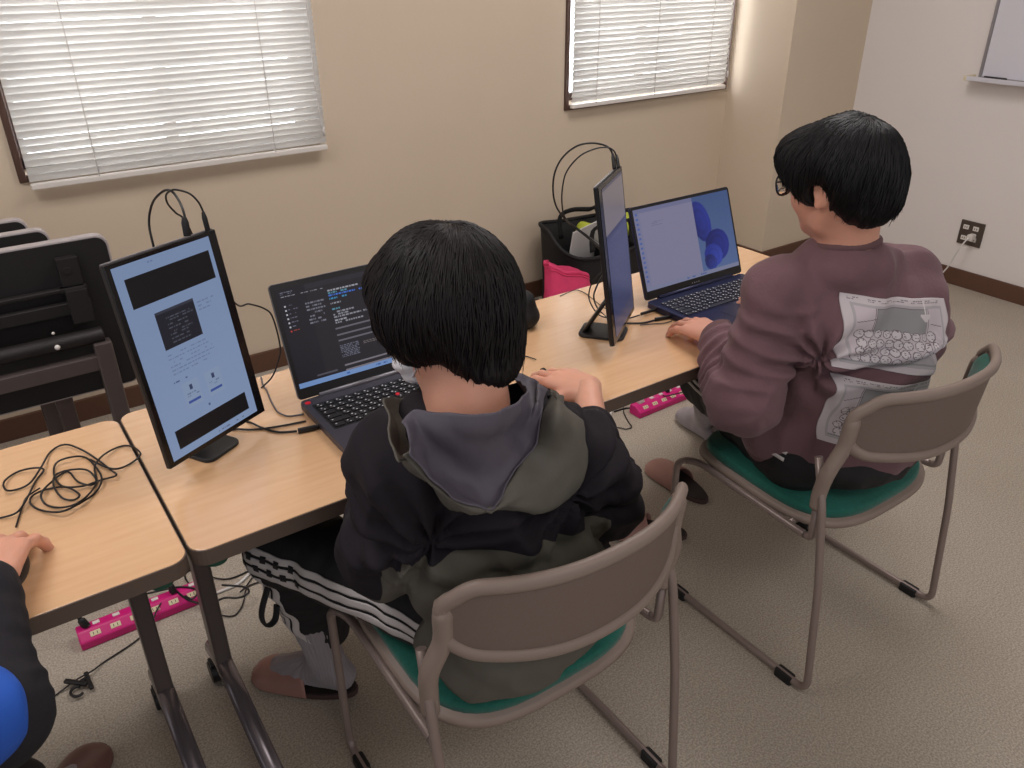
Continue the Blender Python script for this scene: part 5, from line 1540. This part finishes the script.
cable('mouse_cable', 'thin mouse cable under the hand at the left edge', [at(16, 527, z=zt), at(18, 520, z=zt), at(22, 508, z=zt), at(27, 497, z=zt + .006), at(40, 488, z=zt + 0.008)], 0.0015)
cable('mouse_cable', 'thin mouse cable leading left from the mouse beside the hooded person', pl([(536, 359.5), (529, 357), (523, 355.5), (515, 353), (511, 351), (508, 354), (513, 358), (516, 360.5), (513, 352), (500, 350)], z=zt), 0.0013)

# left monitor, two plugs in its top edge
def mcable(name, label, pts, plugs, r=0.0022, matname='cable'):
    return cable(name, label, pts, r, matname, 8, 'cable', None, None, plugs)
mcable('display_cable', 'black cable with thick plug arching over the top of the left screen', [at(u, v, y=y) for u, v, y in ((186, 222, 1.41), (183, 210, 1.42), (178, 199, 1.44), (170.5, 190.5, 1.46), (162, 192, 1.50), (152.5, 203, 1.53), (149, 222, 1.54), (153, 244, 1.53), (162, 275, 1.52), (185, 330, 1.50), (225, 395, 1.50), (243, 424, 1.45))] + [at(u, v, z=zt) for u, v in ((249, 422), (263, 428), (279, 432), (297, 431))],
       [(at(187.5, 236, y=1.405), at(184, 217, y=1.41), 0.0065), (at(298, 431, z=zt + .003), at(322, 426, z=zt + .003), 0.006)])
mcable('power_cable', 'thin black cable with small plug at the top right corner of the left screen', [at(u, v, y=y) for u, v, y in ((204, 214, 1.45), (199, 203, 1.45), (190, 194, 1.45), (178, 190, 1.45), (171, 190.5, 1.45), (166, 195.5, 1.46), (168, 204, 1.47), (176, 213, 1.48), (186, 222, 1.50), (205, 260, 1.53), (235, 303, 1.55), (249, 304, 1.56), (265, 309, 1.57), (273, 318, 1.57), (280, 345, 1.56), (279, 359, 1.55), (272, 377, 1.55), (261, 388, 1.55))],
       [(at(208, 231, y=1.445), at(203, 212, y=1.45), 0.0048)], 0.0018)
cable('grey_cable', 'grey cable curling from behind the left screen to the side of the dark laptop', pl([(261, 377), (263, 385), (267, 391), (271, 401), (277, 411), (284, 415), (291, 416), (304, 414)], z=zt), 0.0018, 'cable_grey')
cable('laptop_cable', 'straight black cable from the left screen stand to the dark laptop', pl([(232, 430), (237, 429), (252, 429.5), (267.5, 428), (280, 426), (291, 424), (306, 421)], z=zt), 0.002)
# right monitor
mcable('display_cable', 'outer black cable arching from the top of the edge-on screen down to the bag', [at(u, v, y=y) for u, v, y in ((612.5, 156, 1.42), (611, 150.5, 1.42), (605.6, 145.7, 1.43), (592, 143, 1.44), (577, 146, 1.45), (563, 157, 1.47), (555, 172, 1.48), (553, 190, 1.49), (556.4, 206.6, 1.50), (566, 220, 1.50), (577, 228.4, 1.50), (590, 238, 1.48), (604, 250, 1.44), (610, 262, 1.43), (604, 273, 1.43), (596, 288, 1.43), (594, 299, 1.42))] + [at(u, v, z=zt) for u, v in ((600, 311), (615, 321.5), (640, 323), (655, 320))],
       [(at(614.5, 169, y=1.40), at(612.5, 153, y=1.42), 0.0062), (at(655, 319.5, z=zt + .002), at(673, 316.5, z=zt + .002), 0.0055)])
mcable('power_cable', 'inner thin cable arching from the top of the edge-on screen', [at(u, v, y=y) for u, v, y in ((617, 158, 1.41), (614, 151, 1.41), (608, 147.5, 1.42), (596, 148.5, 1.43), (580, 156, 1.44), (567, 171, 1.46), (562.6, 187, 1.47), (562, 204, 1.48), (565, 217.5, 1.49), (574, 227, 1.50), (590, 240, 1.47), (606, 256, 1.44), (608, 266, 1.44), (594, 280, 1.46), (589, 293, 1.47), (591, 304, 1.46))] + [at(u, v, z=zt + .003) for u, v in ((601, 316), (623, 319), (640, 315))],
       [(at(618.6, 168, y=1.39), at(616.5, 155, y=1.41), 0.0055), (at(641, 314, z=zt + .005), at(658, 309, z=zt + .005), 0.0045)], 0.0018)
cable('thin_cable', 'thin dark cable lying on the table in front of the pink pouch', pl([(560, 296), (568, 292.5), (576, 290), (585, 293), (594, 300), (603, 307), (612, 311), (622, 314)], z=zt), 0.0012)
cable('thin_cable', 'thin black cable curving along the table beside the blue laptop plugs', pl([(640, 325), (652, 324), (664, 323), (672, 321)], z=zt), 0.0014)

# ------------------------------------------------------------------ pink power strips on the floor
def power_strip(label, x0, y0, rz, n=6, lit=0):
    L = 0.325; r = thing('power_strip', label, 'power strip', (x0, y0, 0), rz)
    M = Matrix(((0, 0, 1), (1, 0, 0), (0, 1, 0)))     # profile (y, z) swept along x
    prof = [(-.029, 0), (.029, 0), (.029, .032), (.022, .040), (-.004, .040), (-.029, .022)]
    MB().prism(prof, 0, L, M=M).build('housing', 'pink_plastic', r, 0.004, bseg=3)
    for i in range(n):
        x = 0.035 + i * 0.047
        t = MB().box((x + 0.012, 0.010, 0.0405), (0.017, 0.011, 0.004))
        t.build('switch', 'white_plastic', r, 0.0015)
        nrm = Vector((0, -0.57, 0.82)); c = Vector((x + 0.004, -0.0165, 0.0315))
        Mx = Matrix.Rotation(math.radians(35.8), 3, 'X')
        s = MB().box(tuple(c), (0.024, 0.013, 0.002), M=Mx)
        so_ = s.build('socket', 'cream_plastic', r, 0.0008)
        sl = MB()
        for dx in (-0.0045, 0.0045): sl.box(tuple(c + nrm * 0.0009 + Vector((dx, 0, 0))), (0.0016, 0.007, 0.0006), M=Mx)
        sl.build('slot', 'black_plastic', so_)
    return r
ps1 = power_strip('pink power strip on the floor at the left, beneath the gap between the tables', -0.045, 1.835, 0.0)
ps2 = power_strip('pink power strip on the floor under the right end of the table', 1.835, 1.875, 0.02)
def plug(label, pos, tip, path, matname='cable', r=0.0028, size=0.011, pm='black_plastic', name='power_plug'):
    t = thing(name, label, 'plug', tuple(pos), 0)
    m = MB().tube([pos, Vector(pos).lerp(Vector(tip), 0.45), Vector(pos).lerp(Vector(tip), 0.5), tip], [size, size * 0.9, size * 0.55, size * 0.4], 12, r2=size * 0.75, power=0.6)
    m.v = [tuple(x) for x in rel(t, m.v)]; m.build('plug', pm, t, 0.001)
    c = MB().tube(smooth_path([tip] + list(path), 7), r, 7); c.v = [tuple(x) for x in rel(t, c.v)]; c.build('cord', matname, t)
    return t
F_ = 0.004
plug('black plug in the left end of the left pink power strip', (-0.02, 1.842, .040), (-0.035, 1.86, .085), [(-0.06, 1.88, .11), (-0.10, 1.90, .12), (-.16, 1.92, .10), (-.25, 1.93, .03), (-.4, 1.9, F_)])
plug('black plug in the right half of the left pink power strip, cord looping right', (0.19, 1.842, .040), (0.185, 1.86, .085), [(0.18, 1.88, .12), at(160, 572, z=.05), at(149, 581, z=.02), at(141, 585, z=F_), at(165, 578, z=F_), at(197, 565, z=F_), at(222, 556, z=F_)])
plug('low black plug near the middle of the left pink power strip', (0.115, 1.842, .040), (0.11, 1.85, .062), [(0.10, 1.87, .06), (.12, 1.95, .02), (.2, 2.0, F_), (.3, 2.03, F_)], size=.009)
plug('white plug in the left end of the right pink power strip', (1.872, 1.885, .040), (1.865, 1.895, .095), [(1.86, 1.92, .11), (1.83, 2.0, .06), (1.78, 2.05, .01), (1.70, 2.06, F_)], 'cable_white', .0026, .014, 'white_plastic')
plug('black plug in the middle of the right pink power strip, cord rising', (2.01, 1.887, .040), (2.02, 1.90, .085), [(2.03, 1.91, .15), (2.04, 1.88, .25), (2.03, 1.75, .42), (2.0, 1.62, .60)])
def fl(pts, z=F_): return [at(u, v, z=z) for u, v in pts]
cable('floor_cable', 'black cable on the floor crossing the left power strip to the right', fl([(141, 595), (163, 590), (179, 587), (194, 588.5), (197, 594), (192, 599), (185, 596)], .042), 0.0026)
cable('floor_cable', 'black cable crossing diagonally over the left power strip', fl([(160, 570), (165, 576), (172.5, 587), (185, 598), (197.5, 603), (210, 604), (224, 598), (236, 598), (244, 596), (249, 591.6), (244, 587), (222, 585)], .040), 0.003)
cable('floor_cable', 'thin black cable looping behind the left table leg', fl([(250, 570), (235, 577), (222, 579), (205, 575), (192, 570), (185, 574), (187, 581), (193, 586), (198, 580), (196, 575)]), 0.0022)
cable('floor_cable', 'thin black cable curling right of the table leg on the floor', fl([(262, 581), (247.5, 587), (244, 600), (241, 608), (235, 615), (226, 616), (216, 612), (205, 600)]), 0.002)
cable('floor_cable', 'thin black cable running from the adapter toward the knee', fl([(243, 560), (251, 570), (258, 568), (247, 585), (240, 592)]), 0.002)
cable('white_cable', 'short straight white cable on the floor near the striped knee', fl([(262, 558), (257, 565), (248, 575), (238, 584), (224, 590), (214, 594)]), 0.0042, 'cable_white')
cable('floor_cable', 'thin cable over the front of the left power strip', [at(168, 593, z=.036), at(158, 608, z=.034), at(152, 622, z=.02), at(146, 632, z=F_), at(133, 643, z=F_), at(118, 653, z=F_), at(104, 662, z=F_), at(92, 671, z=.012), at(76, 680, z=.014), at(60, 692, z=F_), at(42, 705, z=F_), at(20, 715, z=F_)], 0.002)
cable('floor_cable', 'black cable entering the left end of the right power strip', fl([(614, 411.6), (622, 409), (629, 408), (639, 410.5), (645, 411)]), 0.003)
cable('floor_cable', 'thin cable hanging in a hook shape beside the hooded sleeve', fl([(623, 400), (623.5, 407), (624, 413), (628, 421), (631.6, 427), (626, 429), (621, 428), (613, 427.5), (600, 430)]), 0.002)
cable('floor_cable', 'black cable lying across the back of the right power strip', [at(649, 392, z=.02), at(656, 393, z=.03), at(665, 396, z=.042), at(673, 394.5, z=.045), at(684, 392, z=.045), at(692, 391, z=.04)], 0.0024)
cable('floor_cable', 'black cable stub next to the right adapter', fl([(618, 405), (628, 401), (640, 399), (646, 402)], .01), 0.003)
cable('white_cable', 'short white cable end on the floor beside the right adapter', fl([(611.5, 405), (611, 412), (610, 420)]), 0.004, 'cable_white')
def brick(label, c, d, rz, mats=('black_plastic', 'white_plastic')):
    m = MB().box((0, 0, d[2] / 2), d); r = thing('power_adapter', label, 'adapter', c, rz)
    m.build('case', mats[0], r, 0.005)
    MB().box((0, 0, d[2] + 0.0004), (d[0] * 0.86, d[1] * 0.8, 0.001)).build('label_plate', mats[1], r)
    return r
brick('black adapter with pale top on the floor behind the left table leg', (0.362, 1.985, 0), (0.105, 0.055, 0.026), 0.05)
brick('all black adapter on the floor left of the right power strip', (1.80, 1.975, 0), (0.09, 0.045, 0.024), 0.2, ('black_plastic', 'black_plastic'))
brick('black adapter on the floor behind the gap between the two tables', (0.20, 2.06, 0), (0.10, 0.05, 0.03), 0.1, ('black_plastic', 'black_plastic'))
t = thing('cable_clip', 'small black spring clip on the floor cable left of the power strip', 'clip', at(85, 686, z=0), 0.3)
MB().box((-.012, 0.012, .014), (.011, .058, .008), rz=0.5).build('jaw', 'black_plastic', t, .002)
MB().box((.010, -.004, .012), (.010, .060, .008), rz=-.25).build('jaw', 'black_plastic', t, .002)
MB().tube([(-.022 + .013 * math.cos(a), -.012 + .016 * math.sin(a), .010) for a in np.linspace(.6, 5.2, 16)], .0035, 8).build('spring', 'black_plastic', t)
MB().cyl((-.012, .008, .010), (.012, .008, .010), .006, 10).build('pivot', 'rubber', t)

# ------------------------------------------------------------------ bag by the wall
r = thing('tote_bag', 'open black tote bag on the floor against the wall, behind the pink pouch', 'bag', (2.44, 2.83, 0), -0.05)
def bag_wall(hw, hd, z, wob, ph):
    out = []
    for k in range(48):
        a = 2 * math.pi * k / 48; c, s = math.cos(a), math.sin(a)
        sag = -0.10 * max(0.0, -s) * (z / .38) ** 2
        out.append(Vector((hw * math.copysign(abs(c) ** .55, c) * (1 + wob * math.sin(3 * a + ph)), hd * math.copysign(abs(s) ** .7, s) * (1 + wob * math.sin(4 * a + 2 * ph)), z + sag + 0.015 * math.sin(2 * a + ph))))
    return out
rings = [bag_wall(.26, .11, .004, 0, 0), bag_wall(.275, .12, .06, .015, .3), bag_wall(.27, .125, .15, .03, .8), bag_wall(.275, .13, .25, .03, 1.4), bag_wall(.285, .135, .35, .025, 2.0), bag_wall(.290, .138, .385, .02, 2.2),
         bag_wall(.280, .130, .380, .02, 2.2), bag_wall(.265, .12, .25, .03, 1.4), bag_wall(.26, .115, .12, .02, .8)]
m = MB(); vs = [p for q in rings for p in q]; n = 48
m.add(vs, [(i * n + k, i * n + (k + 1) % n, (i + 1) * n + (k + 1) % n, (i + 1) * n + k) for i in range(len(rings) - 1) for k in range(n)], 0, True)
m.add(rings[0], [tuple(range(n))[::-1]]); m.add(rings[-1], [tuple(range(n))])
m.build('shell', 'bag_black', r)
MB().tube(smooth_path([p + Vector((0, 0, .003)) for p in rings[5]], 1, True), .009, 8, closed=True).build('rim', 'bag_black', r)
for yy in (-.125, .12):
    MB().tube(smooth_path([(-.12, yy, .30), (-.125, yy * 1.05, .40), (-.07, yy * 1.1 - .02, .43), (.02, yy - .03, .425), (.09, yy * 1.05, .41), (.11, yy, .30)], 5), .013, 8, r2=.004).build('handle', 'bag_black', r)
def lump(name, label, cat, c, rad, matname, seed, rz=0, k=.02):
    F = Field(np.array(c) - np.max(rad) * 1.5, np.array(c) + np.max(rad) * 1.5, .005)
    F.ell(c, rad, np.array(Matrix.Rotation(rz, 3, 'Z')), k)
    o, _, _ = solid(name, [F], matname, None, disp=lambda V: 0.012 * ridges(V, 12, ((.4, .3, 1), .5), seed) + .006 * noise3(V, 22, seed))
    return tag(o, label, cat)
pp = MB().box((0, 0, 0), (.24, .006, .20), M=Matrix.Rotation(.35, 3, 'Z') @ Matrix.Rotation(.15, 3, 'X'))
pp.v = [(x + 2.335, y + 2.80, z + .30) for x, y, z in pp.v]
tag(pp.build('folder', 'paper', bevel=.001), 'pale grey folder standing in the black bag', 'folder')
lump('folded_cloth', 'yellow green cloth in the open bag, left of the edge-on screen', 'cloth', (2.40, 2.865, .335), (.05, .035, .05), 'cloth_green', 3)
lump('folded_cloth', 'grey cloth in the open bag behind the screens', 'cloth', (2.50, 2.81, .31), (.08, .06, .06), 'cloth_grey', 8)
lump('folded_cloth', 'yellow cloth strip in the bag between the edge-on screen and blue laptop', 'cloth', (2.62, 2.83, .34), (.04, .05, .05), 'cloth_green', 12)
r = thing('pink_pouch', 'bright pink cloth pouch with folded rim leaning on the black bag', 'pouch', (2.135, 2.645, 0), 0.05)
rg = []
for z, hw, hd, sh in ((.002, .10, .05, 0), (.05, .115, .055, 0), (.12, .115, .05, .004), (.19, .108, .042, .010), (.245, .104, .036, .016), (.262, .106, .036, .018), (.250, .108, .040, .017), (.238, .104, .036, .016), (.262, .100, .028, .018), (.20, .095, .03, .01), (.1, .09, .03, 0)):
    q = []
    for k in range(40):
        a = 2 * math.pi * k / 40; c, s = math.cos(a), math.sin(a)
        w_ = 1 + .05 * math.sin(7 * a + z * 30) * (z > .02)
        q.append(Vector((hw * math.copysign(abs(c) ** .6, c) * w_, hd * math.copysign(abs(s) ** .8, s) * w_ + sh, z * (1 - .22 * c * (z > .1)))))
    rg.append(q)
rg = [[Vector((p.x * 1.15, p.y, p.z * 1.06)) for p in q] for q in rg]
m = MB(); vs = [p for q in rg for p in q]; n = 40
m.add(vs, [(i * n + k, i * n + (k + 1) % n, (i + 1) * n + (k + 1) % n, (i + 1) * n + k) for i in range(len(rg) - 1) for k in range(n)], 0, True)
m.add(rg[0], [tuple(range(n))[::-1]]); m.add(rg[-1], [tuple(range(n))])
m.build('body', 'pouch_pink', r)
MB().tube(smooth_path([p + Vector((0, -.002, -.006)) for p in rg[4]], 1, True), .0035, 6, closed=True).build('drawstring', 'pouch_pink', r)
lump('black_bag', 'small black cloth bag on the floor left of the pink pouch', 'bag', (1.92, 2.72, .075), (.13, .09, .075), 'bag_black', 5)
F = Field((1.00, 1.42, .69), (1.13, 1.56, .83), .003)
F.cap((1.062, 1.49, .735), (1.062, 1.49, .765), .032, .026, .01).ell((1.062, 1.49, .725), (.036, .034, .024), None, .012); F.plane((0, 0, .701), (0, 0, -1))
o, _, _ = solid('black_case', [F], 'bag_black', None, disp=lambda V: .004 * ridges(V, 20, ((0, 0, 1), .5), 9))
tag(o, 'rounded black case on the table edge right of the hooded person\'s head', 'case')

# ------------------------------------------------------------------ things of one kind
GROUPS = {'stacking_chair': 'grey chairs with green seats along the tables', 'folding_table': 'long wood tables in use', 'folded_table': 'folded tables nested by the wall',
          'laptop': 'open laptops on the long table', 'portable_monitor': 'upright portable screens', 'venetian_blind': 'white blinds on the windows', 'slipper': 'empty slippers on the floor',
          'computer_mouse': 'black mice on the tables', 'power_strip': 'pink power strips on the floor', 'power_plug': 'plugs in the pink power strips', 'power_adapter': 'black adapters on the floor',
          'floor_cable': 'cables on the floor', 'display_cable': 'cables of the upright screens', 'power_cable': 'cables of the upright screens', 'folded_cloth': 'cloths in the open bag', 'person': 'people seated at the tables',
          'thin_cable': 'thin cables on the table', 'mouse_cable': 'mouse cables', 'white_cable': 'white cables on the floor'}
for o in list(SC.objects):
    k = o.name.split('.')[0]
    if o.parent is None and 'label' in o and k in GROUPS: o['group'] = GROUPS[k]
